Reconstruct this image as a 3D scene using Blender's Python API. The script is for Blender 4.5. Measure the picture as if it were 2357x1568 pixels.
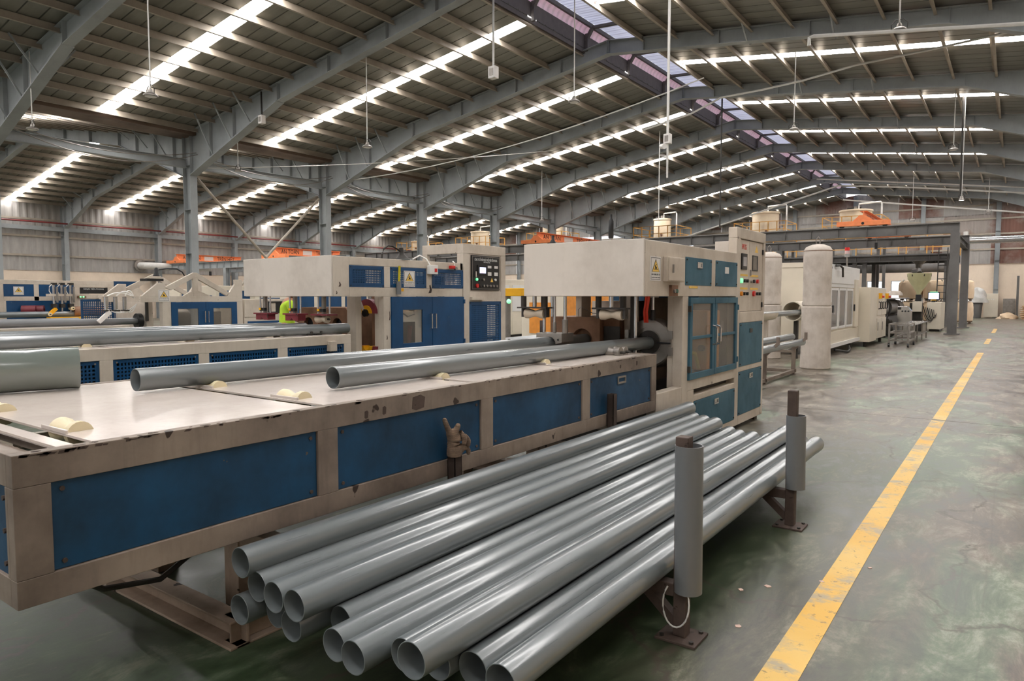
import bpy, math, random
from mathutils import Vector, Matrix
random.seed(7)
for o in list(bpy.data.objects): bpy.data.objects.remove(o, do_unlink=True)
SC = bpy.context.scene
COL = SC.collection
R = math.radians
def S(r, g, b):                      # sRGB 0-255 -> linear
    f = lambda c: (c/255/12.92) if c/255 <= .04045 else ((c/255+.055)/1.055)**2.4
    return (f(r), f(g), f(b), 1)
# ------------------------------------------------------------ camera, sky, exposure
cam_d = bpy.data.cameras.new('camera'); cam = bpy.data.objects.new('camera', cam_d); COL.objects.link(cam)
cam.location = (0, 0, 1.55); cam.rotation_euler = (R(90-3.612), 0, R(35.876))
cam_d.sensor_width = 36; cam_d.lens = 24.438; cam_d.clip_start = .05; cam_d.clip_end = 300
SC.camera = cam
W = bpy.data.worlds.new('world'); SC.world = W; W.use_nodes = True
bg = W.node_tree.nodes['Background']; bg.inputs[0].default_value = (.95, .97, 1, 1); bg.inputs[1].default_value = 1.4
SC.view_settings.view_transform = 'Standard'; SC.view_settings.look = 'None'
SC.view_settings.gamma = 1; SC.view_settings.exposure = 0.13; SC.view_settings.use_curve_mapping = False
SKY_STRIP = 30.0      # radiance of the daylight sheets in the roof
# ------------------------------------------------------------ materials
MATS = {}
def nodes(name):
    m = bpy.data.materials.new(name); m.use_nodes = True
    nt = m.node_tree; b = nt.nodes['Principled BSDF']
    return m, nt, b
def N(nt, t, **k):
    n = nt.nodes.new(t)
    for a, v in k.items(): setattr(n, a, v)
    return n
def noise(nt, scale, detail=4, rough=.55, vec=None, dist=0, coord='Object'):
    n = N(nt, 'ShaderNodeTexNoise'); n.inputs['Scale'].default_value = scale; n.inputs['Detail'].default_value = detail
    n.inputs['Roughness'].default_value = rough; n.inputs['Distortion'].default_value = dist
    if vec is None:
        tc = N(nt, 'ShaderNodeTexCoord'); vec = tc.outputs[coord]
    nt.links.new(vec, n.inputs['Vector']); return n
def ramp(nt, src, stops):
    r = N(nt, 'ShaderNodeValToRGB'); e = r.color_ramp.elements
    while len(e) < len(stops): e.new(.5)
    for i, (p, c) in enumerate(stops):
        e[i].position = p; e[i].color = c if len(c) == 4 else (*c, 1)
    nt.links.new(src, r.inputs[0]); return r
def mix(nt, fac, a, b):
    m = N(nt, 'ShaderNodeMix', data_type='RGBA')
    for s, v in ((m.inputs[0], fac), (m.inputs[6], a), (m.inputs[7], b)):
        if hasattr(v, 'is_linked') or hasattr(v, 'links'): nt.links.new(v, s)
        else: s.default_value = v
    return m.outputs[2]
BW = lambda v: (v, v, v, 1)
def plain(name, col, rough=.5, metal=0, emit=0, ecol=None, var=.08, scale=6, spec=.5):
    if name in MATS: return MATS[name]
    m, nt, b = nodes(name)
    n = noise(nt, scale, 5)
    dark = tuple(c*(1-2*var) for c in col[:3])+(1,); lite = tuple(min(1, c*(1+var)) for c in col[:3])+(1,)
    r = ramp(nt, n.outputs[0], [(.3, dark), (.7, lite)])
    nt.links.new(r.outputs[0], b.inputs['Base Color'])
    b.inputs['Roughness'].default_value = rough; b.inputs['Metallic'].default_value = metal
    b.inputs['Specular IOR Level'].default_value = spec
    if emit:
        b.inputs['Emission Color'].default_value = ecol or col; b.inputs['Emission Strength'].default_value = emit
    MATS[name] = m; return m
def paint(name, base, grime, gpos=(.42, .72), chip=S(52, 38, 30), cth=.70, cscale=9, rough=.45, gscale=1.6, bump=.12, streak=.16):
    """old machine enamel: large soiled clouds, fine streaks and chipped spots"""
    if name in MATS: return MATS[name]
    m, nt, b = nodes(name)
    n1 = noise(nt, gscale, 8, .62); r1 = ramp(nt, n1.outputs[0], [(gpos[0], BW(0)), (gpos[1], BW(1))])
    c1 = mix(nt, r1.outputs[0], base, grime)
    tc = N(nt, 'ShaderNodeTexCoord'); mp = N(nt, 'ShaderNodeMapping'); mp.inputs['Scale'].default_value = (14, 14, 2)
    nt.links.new(tc.outputs['Object'], mp.inputs[0])
    n2 = noise(nt, 2.0, 6, .6, mp.outputs[0]); r2 = ramp(nt, n2.outputs[0], [(.5, BW(0)), (.8, BW(streak))])
    c2 = mix(nt, r2.outputs[0], c1, tuple(c*.6 for c in grime[:3])+(1,))
    n3 = noise(nt, cscale, 3, .5); r3 = ramp(nt, n3.outputs[0], [(cth, BW(0)), (cth+.015, BW(1))])
    c3 = mix(nt, r3.outputs[0], c2, chip)
    nt.links.new(c3, b.inputs['Base Color'])
    rr = ramp(nt, n1.outputs[0], [(.3, BW(rough*.85)), (.75, BW(min(1, rough*1.4)))])
    nt.links.new(rr.outputs[0], b.inputs['Roughness'])
    bp = N(nt, 'ShaderNodeBump'); bp.inputs['Strength'].default_value = bump; bp.inputs['Distance'].default_value = .004
    nt.links.new(n2.outputs[0], bp.inputs['Height']); nt.links.new(bp.outputs[0], b.inputs['Normal'])
    MATS[name] = m; return m
M_CREAM = paint('cream_enamel', S(205, 194, 180), S(172, 158, 142), cth=.735)
M_HOOD = paint('pale_hood_enamel', S(212, 204, 194), S(186, 177, 166), cth=.80, bump=.03, streak=.06)
M_DIRTY = paint('soiled_cream_enamel', S(150, 135, 122), S(96, 84, 75), gpos=(.34, .66), cth=.70, cscale=7, rough=.5, streak=.3)
M_TOP = paint('table_top_sheet', S(216, 204, 196), S(190, 178, 169), cth=.80, rough=.18, bump=.03)
M_BLUE = paint('deep_blue_enamel', S(0, 70, 116), S(0, 46, 78), gpos=(.35, .75), chip=S(70, 90, 100), cth=.735, cscale=12, rough=.42)
M_BLUE_D = paint('dull_blue_enamel', S(0, 70, 108), S(0, 38, 60), gpos=(.35, .7), chip=S(96, 84, 72), cth=.745, cscale=14, rough=.5, gscale=2.2)
M_TEAL = paint('teal_blue_enamel', S(46, 96, 116), S(36, 76, 94), chip=S(60, 90, 110), cth=.78, rough=.5)
M_MAROON = paint('maroon_enamel', S(128, 40, 52), S(84, 28, 36), rough=.45)
M_FRAME = paint('grey_steel_paint', S(158, 163, 165), S(136, 139, 140), chip=S(96, 90, 84), cth=.76, cscale=3, rough=.55, gscale=.6, bump=.03)
M_GANTRY = paint('gantry_grey_paint', S(112, 110, 108), S(92, 90, 88), cth=.8, rough=.55, gscale=.8)
M_PURLIN = paint('galvanised_purlin', S(172, 162, 148), S(138, 126, 112), cth=.8, rough=.5, gscale=.5, bump=.03)
M_RUST = paint('rusty_post_paint', S(92, 76, 68), S(56, 44, 38), gpos=(.35, .6), cth=.66, cscale=14, rough=.7)
M_RUSTBOX = paint('rust_brown_steel', S(150, 112, 86), S(96, 68, 50), gpos=(.35, .7), cth=.74, rough=.7)
M_ORANGE = plain('crane_orange', S(250, 146, 90), .45, var=.05)
M_YELLOW = plain('safety_yellow', S(240, 176, 20), .45, var=.05)
M_RAIL = plain('rail_yellow', S(226, 168, 84), .5, var=.06)
M_CHROME = plain('bright_steel', S(205, 205, 208), .22, 1, var=.03)
M_STEEL = plain('dull_steel', S(150, 144, 138), .42, .6, var=.12)
M_DARKMETAL = plain('dark_metal', S(58, 54, 50), .5, .3, var=.15)
M_BLACK = plain('black_plastic', S(22, 22, 24), .4, var=.1)
M_WHITE = plain('white_plastic', S(232, 230, 226), .4, var=.03)
M_NYLON = plain('nylon_roller', S(226, 212, 176), .4, var=.06)
M_NYLON_D = plain('soiled_nylon_roller', S(190, 176, 156), .45, var=.12)
M_RED = plain('red_plastic', S(205, 40, 36), .4, var=.05)
M_HOSE = plain('orange_red_hose', S(232, 62, 38), .35, var=.05)
M_TANK = plain('cream_tank_plastic', S(226, 208, 180), .5, var=.05, scale=2)
M_SACK = paint('woven_sack_fabric', S(206, 196, 186), S(178, 166, 154), cth=.82, rough=.9, gscale=3, bump=.4)
M_BIGBAG = paint('peach_bulk_bag_fabric', S(246, 220, 188), S(232, 200, 164), cth=.9, rough=.85, gscale=1.5, bump=.3)
M_WHITEPANEL = plain('white_machine_panel', S(226, 224, 222), .4, var=.02, scale=2)
M_CREAMPANEL = plain('cream_machine_panel', S(222, 212, 194), .45, var=.03, scale=2)
M_MASON = paint('cream_plaster', S(232, 214, 194), S(214, 196, 178), cth=.85, rough=.85, gscale=.5, bump=.1)
M_CONDUIT = plain('white_conduit', S(214, 212, 208), .45, var=.04)
M_REDPIPE = plain('red_sprinkler_pipe', S(122, 46, 44), .5, var=.08)
M_LINE_TXT = plain('print_black', S(26, 26, 30), .6, var=.02)
M_TXT_WHITE = plain('print_white', S(225, 225, 222), .6, var=.02)
M_TXT_RED = plain('print_red', S(222, 84, 74), .6, var=.02)
M_SIGN = plain('sign_white', S(224, 220, 216), .5, var=.03)
M_SIGN_Y = plain('sign_yellow', S(238, 196, 92), .5, var=.04)
M_LIME = plain('lime_cloth', S(190, 226, 56), .85, var=.07, scale=14)
M_SKIN = plain('skin', S(176, 124, 98), .55, var=.06)
M_TROUSER = plain('dark_trousers', S(44, 48, 62), .85, var=.1)
M_HAIR = plain('black_hair', S(24, 22, 22), .6, var=.1)
M_GLOVE = None
def pvc(name, col, rough=.26):
    m, nt, b = nodes(name)
    tc = N(nt, 'ShaderNodeTexCoord'); mp = N(nt, 'ShaderNodeMapping'); mp.inputs['Scale'].default_value = (22, .6, 22)
    nt.links.new(tc.outputs['Object'], mp.inputs[0])
    n = noise(nt, 1.5, 5, .5, mp.outputs[0])
    r = ramp(nt, n.outputs[0], [(.3, tuple(c*.96 for c in col[:3])+(1,)), (.7, tuple(c*1.02 for c in col[:3])+(1,))])
    nt.links.new(r.outputs[0], b.inputs['Base Color'])
    rr = ramp(nt, n.outputs[0], [(.3, BW(rough)), (.75, BW(rough+.05))]); nt.links.new(rr.outputs[0], b.inputs['Roughness']); b.inputs['Specular IOR Level'].default_value = .9; b.inputs['Coat Weight'].default_value = .6; b.inputs['Coat Roughness'].default_value = .12 if rough < .3 else .4
    MATS[name] = m; return m
M_PVC = pvc('grey_pvc', S(103, 109, 111), .27)
M_PVC_D = pvc('worn_grey_pvc', S(98, 100, 102), .5)
M_PVC_L = pvc('light_grey_green_pvc', S(112, 120, 114), .13)
def knit():
    m, nt, b = nodes('knitted_cotton')
    tc = N(nt, 'ShaderNodeTexCoord'); w = N(nt, 'ShaderNodeTexWave', bands_direction='Z')
    w.inputs['Scale'].default_value = 60; w.inputs['Distortion'].default_value = 2; w.inputs['Detail'].default_value = 3
    nt.links.new(tc.outputs['Object'], w.inputs[0])
    n = noise(nt, 28, 4); r = ramp(nt, n.outputs[0], [(.3, S(104, 86, 72)), (.7, S(176, 148, 124))])
    c = mix(nt, .35, r.outputs[0], S(70, 58, 50)); nt.links.new(w.outputs[1], c.node.inputs[0])
    c.node.inputs[7].default_value = S(92, 76, 64); c.node.clamp_factor = True
    nt.links.new(c, b.inputs['Base Color']); b.inputs['Roughness'].default_value = .95
    bp = N(nt, 'ShaderNodeBump'); bp.inputs['Strength'].default_value = .6; bp.inputs['Distance'].default_value = .003
    nt.links.new(w.outputs[1], bp.inputs['Height']); nt.links.new(bp.outputs[0], b.inputs['Normal']); return m
M_GLOVE = knit()
def daylight(name, col, strength):
    m, nt, b = nodes(name)
    n = noise(nt, 1.2, 4); r = ramp(nt, n.outputs[0], [(.3, tuple(c*.85 for c in col[:3])+(1,)), (.7, col)])
    b.inputs['Base Color'].default_value = (.7, .7, .7, 1); b.inputs['Roughness'].default_value = .5
    nt.links.new(r.outputs[0], b.inputs['Emission Color']); b.inputs['Emission Strength'].default_value = strength
    MATS[name] = m; return m
def ribbed_daylight(name, col, strength, scale=18):
    m, nt, b = nodes(name); tc = N(nt, 'ShaderNodeTexCoord'); w = N(nt, 'ShaderNodeTexWave', bands_direction='Y'); w.inputs['Scale'].default_value = scale*.1; w.inputs['Distortion'].default_value = .3
    nt.links.new(tc.outputs['Object'], w.inputs[0]); n = noise(nt, .9, 4)
    r = ramp(nt, w.outputs[1], [(.1, tuple(c*.62 for c in col[:3])+(1,)), (.6, col)]); r2 = ramp(nt, n.outputs[0], [(.3, BW(.75)), (.7, BW(1))])  # rib shading painted into the glow as light and dark bands
    mx = N(nt, 'ShaderNodeMix', data_type='RGBA', blend_type='MULTIPLY'); mx.inputs[0].default_value = 1; nt.links.new(r.outputs[0], mx.inputs[6]); nt.links.new(r2.outputs[0], mx.inputs[7])
    b.inputs['Base Color'].default_value = (.5, .5, .5, 1); nt.links.new(mx.outputs[2], b.inputs['Emission Color']); b.inputs['Emission Strength'].default_value = strength
    MATS[name] = m; return m
M_STRIP = daylight('daylight_roof_sheet', (1, .975, .955, 1), SKY_STRIP)
M_VENT_W = ribbed_daylight('milky_vent_sheet', S(202, 206, 236), .75)
M_VENT_P = ribbed_daylight('pink_vent_sheet', S(208, 160, 186), .5, 12)
M_WALLGLOW = daylight('milky_wall_sheet', S(222, 226, 238), 1.0)
M_WINDOW = daylight('daylit_window', (1, 1, 1, 1), 5)
M_LAMP_ON = daylight('lit_lamp', (1, .97, .9, 1), 6)
M_SCREEN = daylight('screen_lit', S(205, 214, 255), 1.2)
M_SCREEN2 = daylight('screen_violet', S(205, 190, 255), 1.0)
M_GREENLED = daylight('green_indicator', S(70, 240, 150), 1.1)
def glass(name, col, rough=.03, trans=.9):
    m, nt, b = nodes(name)
    n = noise(nt, 5, 4); r = ramp(nt, n.outputs[0], [(.3, BW(rough)), (.7, BW(rough+.06))]); nt.links.new(r.outputs[0], b.inputs['Roughness'])
    b.inputs['Base Color'].default_value = col; b.inputs['Transmission Weight'].default_value = trans; b.inputs['IOR'].default_value = 1.15
    MATS[name] = m; return m
M_GLASS = glass('dusty_clear_guard', (.86, .84, .8, 1))
M_GLASS_D = glass('smoky_guard', (.5, .47, .43, 1), .06, .85)
M_SMOKE = plain('smoked_plastic', S(126, 120, 116), .12, var=.3, scale=2.2, spec=.8)
def sheet_mat(name, a, b_, rough=.42, rust=None, metal=.0):
    m, nt, b = nodes(name)
    tc = N(nt, 'ShaderNodeTexCoord'); mp = N(nt, 'ShaderNodeMapping'); mp.inputs['Scale'].default_value = (.6, 2.5, .6)
    nt.links.new(tc.outputs['Object'], mp.inputs[0])
    n = noise(nt, 1.2, 7, .6, mp.outputs[0]); r = ramp(nt, n.outputs[0], [(.3, a), (.7, b_)])
    c = r.outputs[0]
    if rust:
        n2 = noise(nt, .35, 6, .65); r2 = ramp(nt, n2.outputs[0], [(.42, BW(0)), (.6, BW(1))]); c = mix(nt, r2.outputs[0], c, rust)
    nt.links.new(c, b.inputs['Base Color']); b.inputs['Roughness'].default_value = rough; b.inputs['Metallic'].default_value = metal
    MATS[name] = m; return m
M_ROOF = sheet_mat('roof_sheet_metal', S(108, 106, 98), S(134, 132, 123), .36)
M_WALLS = sheet_mat('wall_sheet_grey', S(150, 146, 142), S(172, 168, 164), .5)
M_WALLR = sheet_mat('wall_sheet_rusty', S(140, 132, 126), S(160, 150, 144), .6, rust=S(120, 84, 72))
def floor_mat():
    m, nt, b = nodes('worn_green_concrete')
    tc = N(nt, 'ShaderNodeTexCoord'); P = tc.outputs['Object']
    sx = N(nt, 'ShaderNodeSeparateXYZ'); nt.links.new(P, sx.inputs[0])
    mp = N(nt, 'ShaderNodeMapping'); mp.inputs['Scale'].default_value = (1, .45, 1); mp.inputs['Rotation'].default_value = (0, 0, .5); nt.links.new(P, mp.inputs[0])
    big = noise(nt, .55, 7, .62, mp.outputs[0], .6)
    mid = noise(nt, 3.4, 12, .78, mp.outputs[0], .5)
    fine = noise(nt, 22, 8, .75, P)
    green = ramp(nt, mid.outputs[0], [(.40, S(62, 74, 52)), (.50, S(106, 118, 96)), (.60, S(156, 158, 142))])
    bare = ramp(nt, mid.outputs[0], [(.40, S(64, 54, 46)), (.51, S(108, 95, 85)), (.62, S(154, 144, 131))])
    st_ = noise(nt, 1.15, 9, .7, mp.outputs[0], 1.2)
    bm = ramp(nt, big.outputs[0], [(.42, BW(0)), (.50, BW(.95))])
    c = mix(nt, bm.outputs[0], green.outputs[0], bare.outputs[0])
    stn = ramp(nt, st_.outputs[0], [(.53, BW(0)), (.60, BW(.55))]); c = mix(nt, stn.outputs[0], c, S(84, 72, 62))
    # darker green on the rack side of the floor, broken by noise, fading farther along
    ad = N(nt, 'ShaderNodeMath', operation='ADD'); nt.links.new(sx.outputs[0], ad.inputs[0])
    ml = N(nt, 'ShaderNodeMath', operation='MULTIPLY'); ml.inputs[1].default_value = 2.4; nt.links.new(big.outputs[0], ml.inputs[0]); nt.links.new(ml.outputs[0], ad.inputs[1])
    rack_side = ramp(nt, ad.outputs[0], [(0, BW(1)), (1, BW(0))])
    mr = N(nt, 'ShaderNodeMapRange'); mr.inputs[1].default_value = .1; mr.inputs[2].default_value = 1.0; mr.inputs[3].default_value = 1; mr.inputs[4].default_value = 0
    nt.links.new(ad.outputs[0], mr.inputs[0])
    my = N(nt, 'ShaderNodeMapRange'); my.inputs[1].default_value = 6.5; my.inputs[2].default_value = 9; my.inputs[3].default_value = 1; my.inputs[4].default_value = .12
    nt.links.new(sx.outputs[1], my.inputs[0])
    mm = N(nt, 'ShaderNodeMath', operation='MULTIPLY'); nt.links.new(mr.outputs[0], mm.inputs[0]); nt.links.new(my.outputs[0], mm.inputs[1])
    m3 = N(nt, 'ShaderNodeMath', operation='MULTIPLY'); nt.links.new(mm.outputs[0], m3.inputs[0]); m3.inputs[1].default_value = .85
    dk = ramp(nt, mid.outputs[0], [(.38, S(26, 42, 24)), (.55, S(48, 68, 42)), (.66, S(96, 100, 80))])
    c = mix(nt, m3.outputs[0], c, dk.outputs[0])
    sp = ramp(nt, fine.outputs[0], [(.30, BW(.7)), (.40, BW(0))]); c = mix(nt, sp.outputs[0], c, S(92, 82, 74))
    # hairline cracks
    vm = N(nt, 'ShaderNodeMapping'); vm.inputs['Scale'].default_value = (.55, .42, 1); nt.links.new(P, vm.inputs[0])
    wob = noise(nt, 1.6, 6, .6, P); va = N(nt, 'ShaderNodeVectorMath', operation='SCALE'); va.inputs[3].default_value = .35; nt.links.new(wob.outputs[1], va.inputs[0])
    vb = N(nt, 'ShaderNodeVectorMath', operation='ADD'); nt.links.new(vm.outputs[0], vb.inputs[0]); nt.links.new(va.outputs[0], vb.inputs[1])
    vo = N(nt, 'ShaderNodeTexVoronoi', feature='DISTANCE_TO_EDGE'); vo.inputs['Scale'].default_value = 1; nt.links.new(vb.outputs[0], vo.inputs['Vector'])
    cr = ramp(nt, vo.outputs[0], [(.0, BW(1)), (.011, BW(0))])
    gate = ramp(nt, noise(nt, .8, 3).outputs[0], [(.34, BW(0)), (.46, BW(.9))])
    cm = N(nt, 'ShaderNodeMath', operation='MULTIPLY'); nt.links.new(cr.outputs[0], cm.inputs[0]); nt.links.new(gate.outputs[0], cm.inputs[1])
    c = mix(nt, cm.outputs[0], c, S(72, 62, 54))
    # faint twin tyre marks right of the yellow line
    wv = N(nt, 'ShaderNodeMath', operation='MULTIPLY_ADD'); wv.inputs[1].default_value = .05; nt.links.new(wob.outputs[0], wv.inputs[0]); nt.links.new(sx.outputs[0], wv.inputs[2])
    for xc in (-.16, -.05):
        df = N(nt, 'ShaderNodeMath', operation='SUBTRACT'); df.inputs[1].default_value = xc; nt.links.new(wv.outputs[0], df.inputs[0])
        ab = N(nt, 'ShaderNodeMath', operation='ABSOLUTE'); nt.links.new(df.outputs[0], ab.inputs[0])
        tm = ramp(nt, ab.outputs[0], [(0, BW(.55)), (.008, BW(0))]); tg = ramp(nt, mid.outputs[0], [(.42, BW(1)), (.58, BW(0))])
        tx = N(nt, 'ShaderNodeMath', operation='MULTIPLY'); nt.links.new(tm.outputs[0], tx.inputs[0]); nt.links.new(tg.outputs[0], tx.inputs[1]); c = mix(nt, tx.outputs[0], c, S(70, 62, 54))
    nt.links.new(c, b.inputs['Base Color'])
    rr = ramp(nt, mid.outputs[0], [(.4, BW(.28)), (.6, BW(.5))]); nt.links.new(rr.outputs[0], b.inputs['Roughness'])
    bp = N(nt, 'ShaderNodeBump'); bp.inputs['Strength'].default_value = .15; bp.inputs['Distance'].default_value = .004
    nt.links.new(fine.outputs[0], bp.inputs['Height']); nt.links.new(bp.outputs[0], b.inputs['Normal'])
    return m
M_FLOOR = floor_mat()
def line_mat():
    m, nt, b = nodes('worn_yellow_floor_paint')
    tc = N(nt, 'ShaderNodeTexCoord'); P = tc.outputs['Object']
    n = noise(nt, 3.0, 9, .72, P, .4); n2 = noise(nt, 20, 5, .7, P)
    y = ramp(nt, noise(nt, .9, 5).outputs[0], [(.3, S(216, 162, 40)), (.65, S(220, 184, 104))])
    w = ramp(nt, n.outputs[0], [(.50, BW(0)), (.60, BW(.85))]); c = mix(nt, w.outputs[0], y.outputs[0], S(158, 148, 126))
    w2 = ramp(nt, n2.outputs[0], [(.34, BW(.7)), (.40, BW(0))]); c = mix(nt, w2.outputs[0], c, S(120, 100, 70))
    nt.links.new(c, b.inputs['Base Color']); b.inputs['Roughness'].default_value = .5
    return m
M_LINE = line_mat()
# ------------------------------------------------------------ mesh helpers
OFF = {}
class MB:
    def __init__(s): s.v = []; s.f = []
    def add(s, vs, fs):
        k = len(s.v); s.v += [Vector(p) for p in vs]; s.f += [tuple(i+k for i in f) for f in fs]; return s
    def box(s, x0, x1, y0, y1, z0, z1):
        if x0 > x1: x0, x1 = x1, x0
        if y0 > y1: y0, y1 = y1, y0
        if z0 > z1: z0, z1 = z1, z0
        return s.add([(x0,y0,z0),(x1,y0,z0),(x1,y1,z0),(x0,y1,z0),(x0,y0,z1),(x1,y0,z1),(x1,y1,z1),(x0,y1,z1)],
            [(0,3,2,1),(4,5,6,7),(0,1,5,4),(1,2,6,5),(2,3,7,6),(3,0,4,7)])
    def prism(s, pts, ax, a, b):
        """polygon in the plane perpendicular to axis ax ('x': (y,z), 'y': (x,z), 'z': (x,y)), extruded a..b"""
        n = len(pts); mk = {'x': lambda p, t: (t, p[0], p[1]), 'y': lambda p, t: (p[0], t, p[1]), 'z': lambda p, t: (p[0], p[1], t)}[ax]
        vs = [mk(p, a) for p in pts]+[mk(p, b) for p in pts]
        fs = [tuple(range(n)), tuple(range(2*n-1, n-1, -1))]+[(i, i+n, (i+1) % n+n, (i+1) % n) for i in range(n)]
        return s.add(vs, fs)
    def frame_of(s, d):
        d = d.normalized(); u = Vector((0, 0, 1)) if abs(d.z) < .95 else Vector((0, 1, 0))
        a = d.cross(u).normalized(); return a, a.cross(d).normalized()
    def cyl(s, p0, p1, r, n=16, r2=None, caps=True):
        p0, p1 = Vector(p0), Vector(p1); a, b = s.frame_of(p1-p0); r2 = r if r2 is None else r2
        vs = []
        for p, q in ((p0, r), (p1, r2)):
            vs += [p+a*math.cos(2*math.pi*i/n)*q+b*math.sin(2*math.pi*i/n)*q for i in range(n)]
        fs = [(i, (i+1) % n, (i+1) % n+n, i+n) for i in range(n)]
        if caps: fs += [tuple(range(n-1, -1, -1)), tuple(range(n, 2*n))]
        return s.add(vs, fs)
    def rings(s, prof, p0, d, n=24, close=False, caps=False):
        """surface of revolution: prof = [(distance along d, radius)]"""
        p0 = Vector(p0); d = Vector(d).normalized(); a, b = s.frame_of(d); vs = []
        for t, r in prof: vs += [p0+d*t+(a*math.cos(2*math.pi*i/n)+b*math.sin(2*math.pi*i/n))*r for i in range(n)]
        m = len(prof); fs = []
        for k in range(m if close else m-1):
            k2 = (k+1) % m
            fs += [(k*n+i, k*n+(i+1) % n, k2*n+(i+1) % n, k2*n+i) for i in range(n)]
        if caps: fs += [tuple(range(n-1, -1, -1)), tuple(range((m-1)*n, m*n))]
        return s.add(vs, fs)
    def tube(s, p0, p1, ro, ri, n=40):
        L = (Vector(p1)-Vector(p0)).length
        return s.rings([(0, ri), (0, ro), (L, ro), (L, ri)], p0, Vector(p1)-Vector(p0), n, close=True)
    def sweep(s, pts, r, n=8):
        pts = [Vector(p) for p in pts]; m = len(pts); vs = []
        for k, p in enumerate(pts):
            d = pts[min(k+1, m-1)]-pts[max(k-1, 0)]; a, b = s.frame_of(d)
            vs += [p+(a*math.cos(2*math.pi*i/n)+b*math.sin(2*math.pi*i/n))*r for i in range(n)]
        fs = [(k*n+i, k*n+(i+1) % n, (k+1)*n+(i+1) % n, (k+1)*n+i) for k in range(m-1) for i in range(n)]
        fs += [tuple(range(n-1, -1, -1)), tuple(range((m-1)*n, m*n))]
        return s.add(vs, fs)
    def bar(s, p0, p1, w, h, up=(0, 0, 1)):
        p0, p1 = Vector(p0), Vector(p1); d = (p1-p0).normalized(); u = Vector(up)
        a = d.cross(u)
        if a.length < 1e-3: a = d.cross(Vector((0, 1, 0)))
        a.normalize(); b = a.cross(d).normalized(); a *= w/2; b *= h/2
        vs = [p+q for p in (p0, p1) for q in (-a-b, a-b, a+b, -a+b)]
        return s.add(vs, [(0,3,2,1),(4,5,6,7),(0,1,5,4),(1,2,6,5),(2,3,7,6),(3,0,4,7)])
    def frame_rect(s, ax, t0, t1, a0, a1, b0, b1, w):
        """rectangular picture-frame of four bars in plane perpendicular to ax"""
        f = {'x': lambda p, q, r, u: s.box(t0, t1, p, q, r, u), 'y': lambda p, q, r, u: s.box(p, q, t0, t1, r, u)}[ax]
        f(a0, a1, b0, b0+w); f(a0, a1, b1-w, b1); f(a0, a0+w, b0+w, b1-w); f(a1-w, a1, b0+w, b1-w); return s
    def build(s, name, mat, parent=None, smooth=False, bevel=0, origin=None):
        off = OFF.get(parent.name, Vector()) if parent else Vector(origin or (0, 0, 0))
        me = bpy.data.meshes.new(name); me.from_pydata([tuple(p-off) for p in s.v], [], s.f); me.update()
        import bmesh
        bm = bmesh.new(); bm.from_mesh(me); bmesh.ops.recalc_face_normals(bm, faces=bm.faces); bm.to_mesh(me); bm.free()
        me.materials.append(mat)
        o = bpy.data.objects.new(name, me); COL.objects.link(o)
        if smooth:
            for p in me.polygons: p.use_smooth = True
            me.set_sharp_from_angle(angle=R(38))
        if bevel:
            m = o.modifiers.new('bevel', 'BEVEL'); m.width = bevel; m.segments = 2; m.limit_method = 'ANGLE'; m.angle_limit = R(40); m.harden_normals = False
        if parent: o.parent = parent; OFF[o.name] = off
        else: o.location = off; OFF[o.name] = off
        return o
def tag(o, label=None, cat=None, group=None, kind=None):
    if label: o['label'] = label
    if cat: o['category'] = cat
    if group: o['group'] = group
    if kind: o['kind'] = kind
    return o
def thing(name, label, cat, loc, group=None):
    o = bpy.data.objects.new(name, None); COL.objects.link(o); o.location = loc; o.empty_display_size = .2
    OFF[o.name] = Vector(loc); return tag(o, label, cat, group)
def root(name, loc=(0, 0, 0)):
    o = bpy.data.objects.new(name, None); COL.objects.link(o); o.location = loc; OFF[o.name] = Vector(loc)
    o['kind'] = 'structure'; return o
def copy_tree(o, parent=None):
    c = o.copy(); COL.objects.link(c); c.parent = parent
    for ch in list(o.children): copy_tree(ch, c)
    return c
def inst(name, src, loc, parent=None, rot=None):
    """another object on the same mesh"""
    o = bpy.data.objects.new(name, src.data); COL.objects.link(o)
    for m in src.modifiers:
        if m.type == 'BEVEL':
            q = o.modifiers.new('bevel', 'BEVEL'); q.width = m.width; q.segments = 2; q.limit_method = 'ANGLE'
    off = OFF.get(parent.name, Vector()) if parent else Vector()
    o.location = Vector(loc)-off
    if rot: o.rotation_euler = rot
    if parent: o.parent = parent
    OFF[o.name] = off
    return o
def text_obj(name, body, size, mat, parent, loc, ax='x', width=None, depth=.002, label=None):
    """flat lettering; ax 'x': faces +x reading along +y, '-y': faces -y reading along +x"""
    cu = bpy.data.curves.new(name, 'FONT'); cu.body = body; cu.size = size; cu.align_x = 'CENTER'; cu.align_y = 'CENTER'; cu.extrude = depth; cu.resolution_u = 2
    t = bpy.data.objects.new(name+'_src', cu); COL.objects.link(t)
    me = bpy.data.meshes.new_from_object(t.evaluated_get(bpy.context.evaluated_depsgraph_get())); bpy.data.objects.remove(t, do_unlink=True)
    me.materials.clear(); me.materials.append(mat); me.name = name
    if width:
        xs = [v.co.x for v in me.vertices]; k = width/max(1e-6, max(xs)-min(xs))
        for v in me.vertices: v.co.x *= k
    o = bpy.data.objects.new(name, me); COL.objects.link(o)
    off = OFF.get(parent.name, Vector()); o.parent = parent; o.location = Vector(loc)-off; OFF[o.name] = off
    o.rotation_euler = {'x': (R(90), 0, R(90)), '-y': (R(90), 0, 0)}[ax]
    if label: o['label'] = label
    return o
def catenary(p0, p1, sag, n=14):
    p0, p1 = Vector(p0), Vector(p1)
    return [p0.lerp(p1, i/n)-Vector((0, 0, sag*4*(i/n)*(1-i/n))) for i in range(n+1)]
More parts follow.
